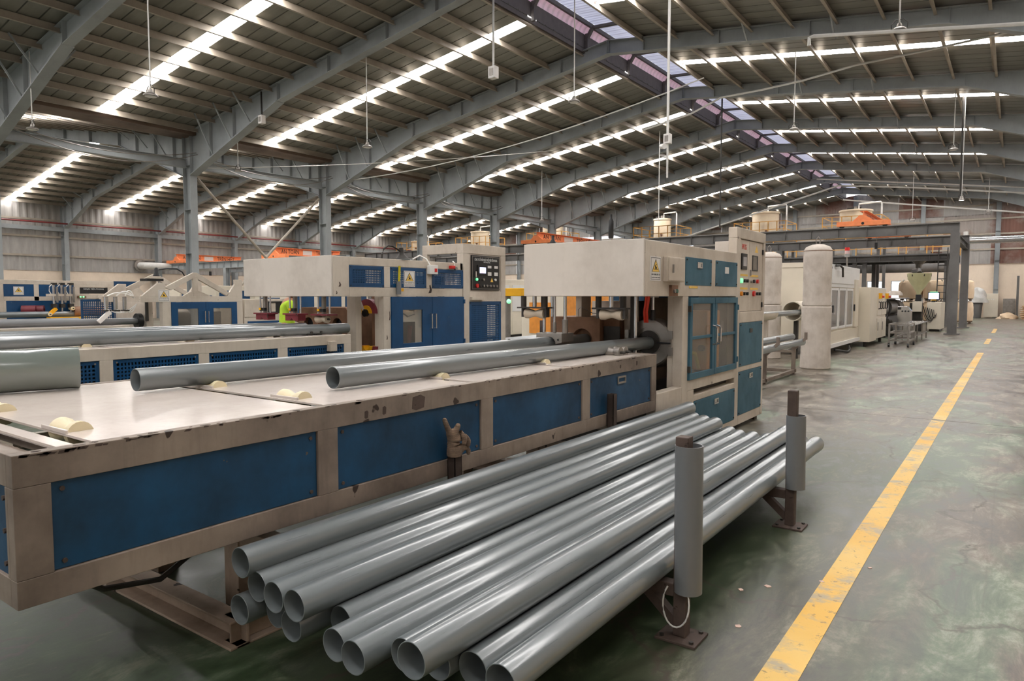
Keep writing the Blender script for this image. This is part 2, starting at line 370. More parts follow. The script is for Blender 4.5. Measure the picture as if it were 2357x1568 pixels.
# ============================================================ the hall
XL, X0, XR = -50.0, -24.1, 3.3
YB, YF = -16.34, 61.66
FY = [-10.34, -4.34, 1.66, 7.66, 13.66, 19.66, 25.66, 31.66, 37.66, 43.66, 49.66, 55.66]
XM, ZM = -10.5, 9.45            # main ridge (top of rafter)
XN = -37.05                     # ridge of the side span
ztl = lambda x: ZM-.155*(XM-x)
ztr = lambda x: ZM-.126*(x-XM)
znl = lambda x: ZM-.163*(XN-x)
znr = lambda x: ZM-.163*(x-XN)
# floor: concrete slabs with open joints
floor = root('floor')
ye = [YB, 10.15, 17.9, 25.6, 33.3, 41, 48.7, 56.4, YF+.3]
for a, b in zip(ye[:-1], ye[1:]):
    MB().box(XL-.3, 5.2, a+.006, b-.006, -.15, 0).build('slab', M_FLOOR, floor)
MB().box(XL-.3, 5.2, YB, YF+.3, -.2, -.14).build('joint_filler', plain('joint_filler', S(60, 54, 48), .9), floor)
ln = root('trim_1'); ln['label'] = 'worn yellow painted line on the aisle floor'
for a, b in ((-3, 10.13), (10.17, 17.88), (17.92, 23.1), (27.5, 31), (36, 40.9)):
    MB().box(-.80, -.655, a, b, 0, .0025).build('line_stripe', M_LINE, ln)
# ---- roofs
def slope_sheet(xa, za, xb, zb, w, rib, name):
    """ribbed sheet running down the slope, centred on y=0"""
    pts = []
    n = max(1, round(w/.46)); p = w/n
    for k in range(n):
        y0 = -w/2+k*p
        pts += [(y0+.002, .04 if rib else .01), (y0+.016, .04 if rib else .01), (y0+.026, 0), (y0+p-.008, 0)]
    pts += [(w/2-.002, .04 if rib else .0)]
    me = MB(); k = len(pts)
    for th in (0, .006):
        for x, z in ((xa, za), (xb, zb)): me.v += [Vector((x, y, z+dz+th)) for y, dz in pts]
    me.f = [(i, i+1, k+i+1, k+i) for i in range(k-1)]+[(2*k+i, 3*k+i, 3*k+i+1, 2*k+i+1) for i in range(k-1)]
    return me
def roof(name, slopes):
    rt = root(name)
    for (xa, za, xb, zb, lab) in slopes:
        wa, wb, ws = 2.785/3, 2.785/3, .43
        pa = slope_sheet(xa, za, xb, zb, wa, True, 'roof_sheet'); pb = slope_sheet(xa, za, xb, zb, wb, True, 'roof_sheet'); ps = slope_sheet(xa, za, xb, zb, ws, False, 's')
        A = B = Ss = None
        for f in [YB]+FY:
            for k in range(3):
                c = f+wa*(k+.5)
                if A is None: A = pa.build('roof_sheet', M_ROOF, rt); A.location.y = c
                else: inst('roof_sheet', A, (0, c, 0), rt)
                c = f+2.785+ws+wb*(k+.5)
                if B is None: B = pb.build('roof_sheet', M_ROOF, rt); B.location.y = c
                else: inst('roof_sheet', B, (0, c, 0), rt)
            c = f+2.785+ws/2
            if Ss is None: Ss = ps.build('daylight_sheet', M_STRIP, rt); Ss.location.y = c
            else: inst('daylight_sheet', Ss, (0, c, 0), rt)
    return rt
def purlins(rt, xs, zf, flip):
    src = None
    for x in xs:
        z = zf(x)-.13
        if src is None:
            m = MB(); m.box(-.004, .004, YB, YF, 0, .2); m.box(-.004, .07, YB, YF, 0, .006); m.box(-.07, .004, YB, YF, .194, .2)
            src = m.build('purlin', M_PURLIN, rt); src.location = (x, 0, z)
        else: inst('purlin', src, (x, 0, z), rt)
ce = roof('ceiling', [(X0+.25, ztl(X0+.25)+.075, -11.35, ztl(-11.35)+.075, 'l'), (-9.4, ztr(-9.4)+.075, XR+.2, ztr(XR+.2)+.075, 'r')])
purlins(ce, [-23.5+1.08*k for k in range(11)], ztl, 1); purlins(ce, [-11.45, -9.35]+[-8.3+1.08*k for k in range(11)], lambda x: ztl(x) if x < XM else ztr(x), 1)
ce2 = roof('ceiling_side', [(X0-.25, znr(X0-.25)+.075, XN+.1, znr(XN)+.075, 'r'), (XN-.1, znl(XN)+.075, XL-.1, znl(XL)+.075, 'l')])
purlins(ce2, [-36.6+1.08*k for k in range(12)], znr, 1); purlins(ce2, [-37.5-1.08*k for k in range(12)], znl, 1)
# ridge ventilator: upstands, milky monitor roof, pink side sheet, brackets
M_VENTD = plain('vent_steel', S(92, 86, 84), .6)
for f in [YB]+FY:
    m = MB(); m.box(-11.42, -11.36, f, f+6, ztl(-11.4)-.05, ztl(-11.4)+.52); m.box(-9.43, -9.37, f, f+6, ztr(-9.4)-.05, ztr(-9.4)+.35)
    m.build('vent_upstand', M_VENTD, ce)
    # curved pink sheet on the left flank
    pts = [(-11.40+.20*(1-math.cos(t*math.pi/2/5)), 9.82+.26*math.sin(t*math.pi/2/5)) for t in range(6)]
    m = MB(); n = 36; 
    for j in range(n+1):
        d = .018*(j % 2)
        m.v += [Vector((x-d, f+6*j/n, z)) for x, z in pts]
    m.f = [(j*6+i, j*6+i+1, (j+1)*6+i+1, (j+1)*6+i) for j in range(n) for i in range(5)]
    m.build('vent_side_sheet', M_VENT_P, ce)
    m = MB(); n = 36
    for j in range(n+1):
        d = .02*(j % 2)
        m.v += [Vector((-11.15, f+6*j/n, 10.14+d)), Vector((-8.75, f+6*j/n, 9.98+d))]
    m.f = [(2*j, 2*j+1, 2*j+3, 2*j+2) for j in range(n)]
    m.build('vent_roof_sheet', M_VENT_W, ce)
    m = MB(); m.box(-11.22, -11.14, f, f+6, 10.02, 10.14); m.box(-9.0, -8.93, f, f+6, 9.84, 9.98); m.build('vent_purlin', M_VENTD, ce)
    for q in (.02, 3.0):
        m = MB(); m.bar((-11.35, f+q, 9.62), (-11.1, f+q, 10.0), .08, .12, (0, 1, 0)); m.bar((-11.1, f+q, 10.0), (-9.0, f+q, 9.87), .08, .12, (0, 1, 0)); m.bar((-11.3, f+q, 9.3), (-11.3, f+q, 9.85), .1, .1, (0, 1, 0)); m.bar((-9.4, f+q, 9.3), (-9.0, f+q, 9.87), .08, .1, (0, 1, 0))
        m.build('vent_bracket', M_VENTD, ce)
# valley gutter and ties along the column row
M_GUT = paint('brown_gutter', S(112, 92, 78), S(82, 66, 56), cth=.8, rough=.6, gscale=.7)
m = MB(); m.box(X0-.5, X0-.42, YB, YF, 7.22, 7.62); m.box(X0+.42, X0+.5, YB, YF, 7.22, 7.62); m.box(X0-.42, X0+.42, YB, YF, 7.22, 7.27)
m.build('gutter', M_GUT, ce)
def ibeam_y(m, x, y0, y1, z0, z1, w=.22, t=.014):
    m.box(x-w/2, x+w/2, y0, y1, z0, z0+t); m.box(x-w/2, x+w/2, y0, y1, z1-t, z1); m.box(x-t/2, x+t/2, y0, y1, z0+t, z1-t)
for a, b in zip(FY[:-1], FY[1:]):
    m = MB(); ibeam_y(m, X0, a+.14, b-.14, 6.12, 6.42); m.build('tie_beam', M_FRAME, ce)
m = MB()
# ---- portal frames
ORD = ['first', 'second', 'third', 'fourth', 'fifth', 'sixth', 'seventh', 'eighth', 'ninth', 'tenth']
def col_h(m, x0a, x1a, x0b, x1b, y, z0, z1, w=.26, t=.016):
    """H column, flanges facing +-x, tapering from (x0a,x1a) to (x0b,x1b)"""
    m.prism([(x0a, z0), (x1a, z0), (x1b, z1), (x0b, z1)], 'y', y-.006, y+.006)
    for a, b in ((x0a, x0b), (x1a, x1b)): m.bar((a, y, z0), (b, y, z1), t, w, (0, 1, 0)) if False else m.prism([(a-t/2, z0), (a+t/2, z0), (b+t/2, z1), (b-t/2, z1)], 'y', y-w/2, y+w/2)
    for k in (.25, .5, .75):
        z = z0+(z1-z0)*k; m.box(x0a+(x0b-x0a)*k, x1a+(x1b-x1a)*k, y-w/2+.01, y+w/2-.01, z-.006, z+.006)
def rafter(m, top, bot, y, w=.26, t=.016, stiff=()):
    m.prism(top+bot[::-1], 'y', y-.006, y+.006)
    for line in (top, bot):
        for (xa, za), (xb, zb) in zip(line[:-1], line[1:]):
            m.prism([(xa, za-t/2), (xb, zb-t/2), (xb, zb+t/2), (xa, za+t/2)], 'y', y-w/2, y+w/2)
    def ev(line, x):
        for (xa, za), (xb, zb) in zip(line[:-1], line[1:]):
            if min(xa, xb)-1e-6 <= x <= max(xa, xb)+1e-6: return za+(zb-za)*(x-xa)/(xb-xa)
        return line[-1][1]
    for x in stiff: m.box(x-.006, x+.006, y-w/2+.01, y+w/2-.01, ev(bot, x), ev(top, x))
    return ev
def build_frame(k, y):
    vis = y > 5
    lab = f'grey steel roof portal across both spans, {ORD[FY.index(y)-3]} in view from the camera' if vis else f'grey steel roof portal across both spans, {["third", "second", "first"][FY.index(y)]} one out of view'
    t = thing('steel_portal', lab, 'steel frame', (X0, y, 0), 'steel roof portals')
    m = MB(); col_h(m, X0-.16, X0+.16, X0-.24, X0+.24, y, 0, 6.2); m.box(X0-.24, X0+.24, y-.13, y+.13, 6.2, 6.22); m.prism([(X0-.24, 6.2), (X0+.24, 6.2), (X0+.24, 7.3), (X0-.24, 7.3)], 'y', y-.006, y+.006)
    for q in (-.24, .24): m.box(X0+q-.008, X0+q+.008, y-.13, y+.13, 6.2, 7.3)
    m.build('column', M_FRAME, t)
    m = MB(); top = [(X0+.24, ztl(X0+.24)), (XM, ZM)]; bot = [(X0+.24, 5.85), (-18.8, 7.62), (XM, 9.05)]
    ev = rafter(m, top, bot, y, stiff=[-22.6, -21.2, -18.8, -16.4, -14.0, -12.2, XM-.02]); m.build('rafter', M_FRAME, t)
    m = MB(); rafter(m, [(XM, ZM), (XR-.24, ztr(XR-.24))], [(XM, 9.05), (-1.5, 7.95), (XR-.24, 6.3)], y, stiff=[XM+.02, -9.3, -7.0, -4.6, -1.5, .4, 1.8]); m.build('rafter', M_FRAME, t)
    m = MB(); m.prism([(X0+.25, 5.88), (-18.8, 7.64), (-18.8, 7.60), (X0+.25, 5.84)], 'y', y-.15, y+.15); m.build('haunch_plate', M_FRAME, t)
    m = MB(); col_h(m, XR-.16, XR+.16, XR-.24, XR+.24, y, 0, ztr(XR)-.05); m.build('column', M_FRAME, t)
    for x in (-22.4, -21.3, -20.2, -6.2, -4.0):
        zb = ev(bot, x) if x < XM else 8.75-.133*(x+8.3)
        zt_ = (ztl if x < XM else ztr)(x)+.05
        for s in (-1, 1): MB().bar((x, y+s*.12, zb+.03), (x, y+s*.75, zt_), .04, .04).build('fly_brace', M_FRAME, t)
    # side span
    m = MB(); col_h(m, XL, XL+.4, XL, XL+.55, y, 0, 7.25); m.build('column', M_FRAME, t)
    m = MB(); rafter(m, [(XL+.3, znl(XL+.3)), (XN, ZM)], [(XL+.5, 5.9), (XL+4.6, 7.5), (XN, 9.0)], y, stiff=[XL+1.6, XL+3, XL+4.6, XL+7, XL+9.4, XN-.02]); m.build('rafter', M_FRAME, t)
    m = MB(); rafter(m, [(XN, ZM), (X0-.24, znr(X0-.24))], [(XN, 9.0), (X0-5, 7.55), (X0-.24, 5.85)], y, stiff=[XN+.02, -34, -31.6, X0-5, -27.7, -26.3, -25]); m.build('rafter', M_FRAME, t)
    for x in (XL+2, XL+3.4, -25.4, -26.8, -28.2):
        z = 6.2+.4*(x-XL) if x < XN else 6.25+.36*(-24.3-x)
        zt_ = (znl if x < XN else znr)(x)+.05
        for s in (-1, 1): MB().bar((x, y+s*.12, min(z, zt_-.3)), (x, y+s*.75, zt_), .04, .04).build('fly_brace', M_FRAME, t)
for k, y in enumerate(FY): build_frame(k, y)
# cross braces between two columns
for nm, a, b in (('descending away from the camera', (X0, 13.9, 5.8), (X0, 19.4, .4)), ('descending towards the camera', (X0, 19.4, 5.7), (X0, 13.9, .3))):
    tag(MB().cyl((a[0]+(.06 if 'away' in nm else -.06), *a[1:]), (b[0]+(.06 if 'away' in nm else -.06), *b[1:]), .05, 12).build('cross_brace', M_PURLIN, None, True, origin=(X0, 16.6, 0)), f'long steel tube brace between two hall columns, {nm}', 'brace', 'column cross braces')
# ---- walls
def corr_y(m, x, y0, y1, z0, z1, pitch=.2, d=.03):
    n = max(2, int((y1-y0)/(pitch/2))); k = len(m.v)
    for i in range(n+1):
        y = y0+(y1-y0)*i/n; dx = d*(1 if i % 4 in (1, 2) else 0)
        m.v += [Vector((x+dx, y, z0)), Vector((x+dx, y, z1))]
    m.f += [(k+2*i, k+2*i+2, k+2*i+3, k+2*i+1) for i in range(n)]
def corr_x(m, y, x0, x1, z0, zf, pitch=.2, d=.03):
    n = max(2, int((x1-x0)/(pitch/2))); k = len(m.v)
    for i in range(n+1):
        x = x0+(x1-x0)*i/n; dy = -d*(1 if i % 4 in (1, 2) else 0); z1 = zf(x) if callable(zf) else zf
        m.v += [Vector((x, y+dy, z0)), Vector((x, y+dy, z1))]
    m.f += [(k+2*i, k+2*i+2, k+2*i+3, k+2*i+1) for i in range(n)]
wl = root('wall_left')
MB().box(XL-.3, XL-.08, YB, 22.6, 0, 3.45).build('masonry', M_MASON, wl); MB().box(XL-.3, XL-.08, 22.6, YF, 0, 4.08).build('masonry', M_MASON, wl)
for f in [YB]+FY:
    for a, b in ((3.2, 5.35), (5.3, 7.5)):
        for q in (0, 3):
            m = MB(); corr_y(m, XL-.06, f+q, f+q+3, a, b); m.build('wall_sheet', M_WALLS, wl)
m = None
for z in (4.15, 5.35, 6.4):
    for f in [YB]+FY: MB().box(XL-.02, XL+.05, f+.15, f+5.85, z-.06, z+.06).build('girt', M_PURLIN, wl)
MB().box(XL+.05, XL+.25, YB, YF, 5.72, 5.98).build('eave_beam', M_FRAME, wl)
tag(MB().sweep([(XL+.75, YB, 6.18), (XL+.75, YF, 6.18)], .05, 10).build('sprinkler_pipe', M_REDPIPE, None, True, origin=(XL+.75, 20, 6.18)), 'long dark red water pipe running high along the left wall', 'pipe')
wf = root('wall_far')
MB().box(XL-.3, 5.2, YF+.05, YF+.3, 0, 4.0).build('masonry', M_MASON, wf)
xs = [XL-.1, -47, -44, -41, -38, -35, -32, -29, -26.5, X0, -21.5, -19, -16.4, -13.6, -10.6, -7.6, -4.6, -1.6, 1.4, 4]
ztop = lambda x: (znl(x) if x < XN else znr(x) if x < X0 else ztl(x) if x < XM else ztr(x))+.2
for i, (a, b) in enumerate(zip(xs[:-1], xs[1:])):
    for j, (z0, z1) in enumerate(((3.95, 6.1), (6.05, 7.55))):
        m = MB(); corr_x(m, YF, a, b, z0, z1)
        glow = a < X0-.1 and a > -42
        m.build('wall_sheet', M_WALLGLOW if glow else (M_WALLR if (i*3+j*2) % 5 == 0 or a > -3 else M_WALLS), wf)
    m = MB(); corr_x(m, YF, a, b, 7.5, ztop); m.build('wall_sheet', M_WALLR if i % 2 else M_WALLS, wf)
for z in (5.0, 6.1, 7.2, 8.2): 
    a, b = (XL, 3.5) if z < 7.3 else (-15.8 if z > 8 else -20, -1.5 if z > 8 else 3.4)
    MB().box(a, b, YF-.08, YF-.01, z-.06, z+.06).build('girt', M_PURLIN, wf)
for x in (-43.5, -37, -30.6, -20, -15.2, -10.6, -5.9, -1.2, 2.4):
    m = MB(); col_h(m, x-.14, x+.14, x-.14, x+.14, YF-.24, 0, ztop(x)-.1, .25); m.build('wind_post', M_FRAME, wf)
wr = root('wall_right')
MB().box(XR+.35, XR+.6, YB, 46.5, 0, 3.4).build('masonry', M_MASON, wr); MB().box(XR+.35, XR+.6, 54.5, YF, 0, 3.4).build('masonry', M_MASON, wr)
for f in [YB]+FY:
    m = MB(); corr_y(m, XR+.4, f, f+6, 4.3 if 43 < f < 50 else 3.35, ztr(XR)+.2); m.build('wall_sheet', M_WALLS, wr)
wb = root('wall_back')
for a, b, z0, z1 in ((XL-.3, -16, 0, 9.6), (-16, -8, 4.6, 9.6), (-8, 4, 0, 9.6)):  # unseen back wall; its door gap is added to let in fill light
    m = MB(); corr_x(m, YB, a, b, z0, z1); m.build('wall_sheet', M_WALLS, wb)
# ============================================================ foreground: the floor rack and its pipes
def bolt(m, x, y, z, r=.011, h=.008): m.cyl((x, y, z), (x+h, y, z), r, 6)
rk = thing('pipe_rack', 'rusty steel floor rack of posts and cross beams under the loose pipes', 'rack', (-1.85, 3.9, 0))
for yy, zt1 in ((2.95, .68), (4.84, .79)):
    m = MB(); m.box(-1.21, -1.15, yy-.03, yy+.03, .012, .925); pst = m.build('post', M_RUST, rk, bevel=.004)
    m = MB(); m.box(-1.275, -1.085, yy-.085, yy+.085, 0, .012); m.build('base_plate', M_RUST, pst, bevel=.002)
    for dx in (-.07, .07):
        for dy in (-.06, .06): MB().cyl((-1.18+dx, yy+dy, .012), (-1.18+dx, yy+dy, .022), .011, 6).build('bolt', M_DARKMETAL, pst)
    MB().box(-2.56, -1.21, yy-.03, yy+.03, .19, .25).build('cross_beam', M_RUST, rk, bevel=.004)
    MB().bar((-1.2, yy, .06), (-1.36, yy, .20), .045, .045, (0, 1, 0)).build('brace', M_RUST, rk)
    m = MB(); t_ = .004
    m.box(-2.56, -2.505, yy-.03, yy-.03+t_, 0, zt1); m.box(-2.56, -2.505, yy+.03-t_, yy+.03, 0, zt1); m.box(-2.56, -2.56+t_, yy-.03, yy+.03, 0, zt1); m.box(-2.505-t_, -2.505, yy-.03, yy+.03, 0, zt1)
    m.build('post', M_RUST, rk)
for yy, z0, z1, lb in ((2.95, .215, .885, 'large grey pipe sleeve over the near rusty post, wire loop below it'), (4.84, .262, .757, 'short grey pipe sleeve over the far rusty post')):
    tag(MB().tube((-1.155, yy+.008, z0), (-1.16, yy+.008, z1), .0625, .0575, 40).build('post_sleeve', M_PVC_D, None, True, origin=(-1.17, yy, z0)), lb, 'pipe sleeve', 'sleeves on the rack posts')
pts = [(-1.245+.0, 2.93, .24)]
lp = [(-1.19+.062*math.cos(a), 2.905+.012*math.sin(a), .165+.10*math.sin(a)) for a in [math.pi*(.75+k*.08) for k in range(20)]]
tag(MB().sweep(lp, .004, 8).build('wire_loop', M_CONDUIT, None, True, origin=(-1.18, 2.89, .07)), 'thin pale wire loop hanging from the near post sleeve', 'wire')
rn = random.Random(9)
for k, (x, y) in enumerate(((-.80, 3.98), (-1.02, 3.75), (-1.12, 3.62), (-.62, 4.35), (-1.0, 3.2))):
    a = rn.random()*3; L = .012+.012*rn.random()
    tag(MB().prism([(x+L*math.cos(a+t)*(1 if j % 2 else .6), y+L*math.sin(a+t)*(.5 if j % 2 else 1)) for j, t in enumerate((0, 1.1, 2.2, 3.4, 4.6, 5.5))], 'z', 0, .003).build('plastic_flake', plain('pink_flake', S(206, 176, 162), .7), None, origin=(x, y, 0)), ['pale flake on the floor nearest the yellow line', 'pale flake on the green floor right of the near sleeve', 'pale flake on the floor beside the pipe shadow', 'pale flake on the floor towards the far sleeve', 'pale flake on the floor just past the near base plate'][k], 'flake', 'flakes on the floor')
RP = .0605
def pipe(p0, p1, r, label, mat=M_PVC, group=None, bell=False, wall=.0045, n=72, name='pipe'):
    p0, p1 = Vector(p0), Vector(p1); L = (p1-p0).length; m = MB()
    prof = [(.004, r-wall), (0, r-wall*.7), (0, r-.001), (.001, r)]
    if bell: prof += [(L-.16, r), (L-.13, r+.004), (L-.01, r+.004), (L, r+.003), (L, r-.001), (L-.12, r-.001), (L-.16, r-wall)]
    else: prof += [(L-.001, r), (L, r-.001), (L, r-wall)]
    m.rings(prof, p0, p1-p0, n, close=True)
    o = m.build(name, mat, None, True, origin=p0); o.cycles.shadow_terminator_geometry_offset = .25; o.cycles.shadow_terminator_offset = .1
    return tag(o, label, 'pipe', group)
GB = 'loose pipes on the floor rack'
zl = .25+RP
low = [(-1.298, 1.73, 6.20, 'closest to the aisle, touching the sleeved posts'), (-1.421, 1.74, 6.21, 'second from the aisle'), (-1.545, 1.70, 6.10, 'third from the aisle, mostly hidden'), (-1.672, 1.67, 6.12, 'fourth from the aisle, behind a raised pipe'),
       (-1.80, 1.555, 6.12, 'fifth from the aisle'), (-1.922, 1.575, 6.13, 'sixth from the aisle'), (-2.045, 1.71, 6.24, 'seventh from the aisle, set back'), (-2.167, 1.575, 6.05, 'eighth from the aisle, under the raised ones'), (-2.31, 1.61, 6.05, 'ninth from the aisle, almost covered'), (-2.447, 1.54, 6.0, 'farthest from the aisle, below the blue table')]
for x, a, b, s in low: pipe((x, a, zl), (x-.02, b, zl), RP, 'grey pipe, bottom layer of loose bundle, '+s, group=GB, bell=True)
for x, a, b, z, s in ((-1.484, 1.515, 6.02, .418, 'lying alone on the aisle side'), (-2.106, 1.545, 6.04, .416, 'aisle-side one of three side by side'), (-2.238, 1.55, 6.11, .412, 'middle one of three side by side'), (-2.372, 1.57, 6.2, .413, 'innermost of three side by side')):
    pipe((x, a, z), (x-.02, b, z), RP, 'grey pipe, upper layer of loose bundle, '+s, group=GB, bell=True)
pipe((-2.425, 1.535, .508), (-2.437, 6.2, .508), RP, 'grey plastic pipe lying topmost of the loose bundle beside the blue table', group=GB, bell=True)
# knitted glove stuck on the inner post
def skin_mesh(name, verts, edges, radii, mat, parent=None, origin=(0, 0, 0), root_i=0, sub=2):
    me = bpy.data.meshes.new(name); og = Vector(origin); me.from_pydata([tuple(Vector(v)-og) for v in verts], edges, []); o = bpy.data.objects.new(name, me); COL.objects.link(o)
    md = o.modifiers.new('skin', 'SKIN'); md.use_smooth_shade = True
    sv = me.skin_vertices[0].data
    for i, r in enumerate(radii): sv[i].radius = (r, r) if not isinstance(r, tuple) else r; sv[i].use_root = (i == root_i)
    s2 = o.modifiers.new('sub', 'SUBSURF'); s2.levels = sub; s2.render_levels = sub
    dg = bpy.context.evaluated_depsgraph_get(); nm = bpy.data.meshes.new_from_object(o.evaluated_get(dg)); bpy.data.objects.remove(o, do_unlink=True)
    nm.materials.clear(); nm.materials.append(mat)
    for p in nm.polygons: p.use_smooth = True
    q = bpy.data.objects.new(name, nm); COL.objects.link(q); q.location = og
    if parent: q.parent = parent; q.location = og-OFF.get(parent.name, Vector())
    return q
gx, gy = -2.525, 2.95
G = lambda dx, dy, z: (gx+dx, gy+dy, z)
gv, ge, gr = [], [], []
def chain(pts, start=None):
    last = start
    for p, r in pts:
        gv.append(p); gr.append(r)
        if last is not None: ge.append((last, len(gv)-1))
        last = len(gv)-1
    return last
chain([(G(0, -.012, .648), (.05, .046)), (G(0, -.012, .665), (.048, .044)), (G(0, -.014, .70), (.046, .042)), (G(0, -.018, .745), (.044, .036)), (G(0, -.025, .775), (.036, .03))])
chain([(G(0, -.055, .80), .018), (G(.0, -.075, .835), .0155), (G(.0, -.09, .865), .0145), (G(0, -.098, .885), .011)], 4)      # index points up
chain([(G(.014, -.010, .805), .018), (G(.022, -.004, .828), .017), (G(.026, -.006, .842), .012)], 4)                             # middle, bent
chain([(G(.035, .01, .785), .018), (G(.05, .02, .755), .017), (G(.05, .012, .72), .014)], 3)                                      # ring, folded down
chain([(G(.03, .045, .765), .017), (G(.046, .06, .735), .016), (G(.045, .052, .70), .013)], 3)                                    # little finger folded
chain([(G(.03, .055, .70), .018), (G(.04, .07, .675), .016), (G(.036, .065, .65), .012)], 2)                                      # thumb hanging
gl = skin_mesh('work_glove', gv, ge, gr, M_GLOVE, origin=(gx, gy, .64))
tag(gl, 'soiled knitted work glove stuck on the rack post with one finger up', 'glove')
# ============================================================ pipe tables
def roller(parent_thing, x, y, z, w=.22, mat=M_NYLON, name='roller'):
    m = MB(); r0, r1 = .048, .030
    m.rings([(0, .012), (0, r0), (w*.18, r0), (w*.46, r1), (w*.54, r1), (w*.82, r0), (w, r0), (w, .012)], (x-w/2, y, z), (1, 0, 0), 20, close=True)
    o = m.build(name, mat, parent_thing, True)
    MB().cyl((x-w/2-.04, y, z), (x+w/2+.04, y, z), .012, 10).build('axle', M_DARKMETAL, o, True); return o
def pipe_table(xl, xr, y0, y1, z0, z1, label, front, mats, grille=False, rollers=(), grooves=(), near_detail=True):
    body, panel, top = mats[:3]; basem = mats[3] if len(mats) > 3 else body
    t = thing('pipe_table', label, 'table', ((xl+xr)/2, (y0+y1)/2, 0))
    m = MB(); d = .05
    for a, b, c, e in ((y0, y1, z0, z0+.095), (y0, y1, z1-.108, z1)):
        m.box(xr-d, xr, a, b, c, e); m.box(xl, xl+d, a, b, c, e)
    zz0, zz1 = z0+.095, z1-.108
    edges = [y0]+[q for p in front for q in p]+[y1]
    for a, b in zip(edges[0::2], edges[1::2]): m.box(xr-d, xr, a, b, zz0, zz1)
    m.box(xl, xl+d, y0, y0+.1, zz0, zz1); m.box(xl, xl+d, y1-.1, y1, zz0, zz1)
    for yy in (y0, y1-d):
        m.box(xl+d, xr-d, yy, yy+d, z0, zz0); m.box(xl+d, xr-d, yy, yy+d, zz1, z1)
        for xx, ww in ((xl+d, .03), ((xl+xr)/2-.05, .1), (xr-d-.02, .02)): m.box(xx, xx+ww, yy, yy+d, zz0, zz1)
    m.build('frame', body, t, bevel=.0025)
    for i, (a, b) in enumerate(front):
        if grille:
            MB().box(xr-.16, xr-.12, a-.03, b+.03, zz0, zz1).build('shade_backing', M_DARKMETAL, t)  # dark sheet added behind the holes in place of interior shade
            g = MB(); g.frame_rect('x', xr-.022, xr-.012, a, b, zz0, zz1, .035); p = g.build('side_panel', panel, t)
            g = MB(); n1 = max(3, int((b-a-.07)/.03)); n2 = max(3, int((zz1-zz0-.07)/.03))
            for k in range(1, n1): yy = a+.035+(b-a-.07)*k/n1; g.box(xr-.02, xr-.014, yy-.008, yy+.008, zz0+.035, zz1-.035)
            for k in range(1, n2): zc = zz0+.035+(zz1-zz0-.07)*k/n2; g.box(xr-.0195, xr-.0145, a+.035, b-.035, zc-.008, zc+.008)
            g.build('perforated_sheet', panel, p)
        else:
            p = MB().box(xr-.022, xr-.012, a+.002, b-.002, zz0+.002, zz1-.002).build('side_panel', panel, t, bevel=.002)
        for yy in (a+.035, b-.035):
            for zc in (zz0+.028, zz1-.028):
                q = MB(); bolt(q, xr-.014, yy, zc, .009); q.build('bolt', M_RUST if near_detail else M_STEEL, p)
    g = MB().box(xl+.07, xr-.07, y0+.012, y0+.022, zz0, zz1); ep = g.build('end_panel', panel, t)
    for k in range(3):
        q = MB(); q.cyl((xr-.10, y0+.013, zz0+.04+.11*k), (xr-.10, y0+.002, zz0+.04+.11*k), .009, 6); q.build('bolt', M_RUST, ep)
    gs = [y0+.12]+list(grooves)+[y1-.02]
    for a, b in zip(gs[:-1], gs[1:]):
        MB().box(xl+.06, xr-.045, a+.03, b-.03, z1-.012, z1-.002).build('top_sheet', top, t, bevel=.001)
        m = MB(); m.box(xl+.05, xr-.05, a-.03, a+.024, z1-.07, z1-.045); m.build('channel', body, t)
    for (x, y) in rollers:
        roller(t, x, y, z1-.014, .17)
        if near_detail:
            m = MB(); m.box(x-.11, x+.11, y-.052, y-.062, z1-.004, z1+.012); m.build('roller_bracket', M_TOP, t, bevel=.002)
    # base: channels on the floor, legs
    m = MB()
    for xx in (xr-.2, xl+.2): m.box(xx-.05, xx+.05, y0+.86, y1-.5, 0, .012); m.box(xx-.05, xx+.05, y0+.86, y1-.5, .118, .13); m.box(xx-.006, xx+.006, y0+.86, y1-.5, .012, .118)
    for yy in (y0+.88, y1-.9): m.box(xl+.16, xr-.15, yy-.05, yy+.05, 0, .012); m.box(xl+.16, xr-.15, yy-.05, yy+.05, .118, .13); m.box(xl+.16, xr-.15, yy+.03, yy+.045, .012, .118)
    m.build('base_frame', basem, t, bevel=.003)
    for yy in (y0+1.15, y1-1.1):
        for xx in (xl+.5, xr-.55):
            m = MB(); m.box(xx-.06, xx+.06, yy-.06, yy+.06, .0, z0); m.build('leg', basem, t, bevel=.004)
        MB().box(xl+.2, xr-.1, yy-.05, yy+.05, .30, .40).build('cross_member', basem, t, bevel=.003)
    return t
F1 = [(.945, 2.035), (2.15, 3.24), (3.357, 4.445), (4.56, 5.65)]
T1 = pipe_table(-4.40, -2.57, .835, 5.75, .535, 1.042, 'long soiled cream table with dull blue side panels behind the loose pipes', F1, (M_DIRTY, M_BLUE_D, M_TOP, paint('soiled_base_enamel', S(186, 166, 148), S(128, 108, 92), gpos=(.36, .7), cth=.68, rough=.5)),
    grooves=(1.07, 2.09, 3.21, 4.33), rollers=[(x, y) for y in (1.16, 2.19, 3.25, 4.42) for x in (-2.95, -3.70)])
MB().sweep([(-2.75, 1.05, .54), (-2.82, 1.2, .42), (-2.88, 1.45, .36), (-2.96, 1.7, .43), (-3.05, 1.95, .54)], .012, 8).build('hanging_cable', M_DARKMETAL, T1, True)
rn = random.Random(4); ch = MB()
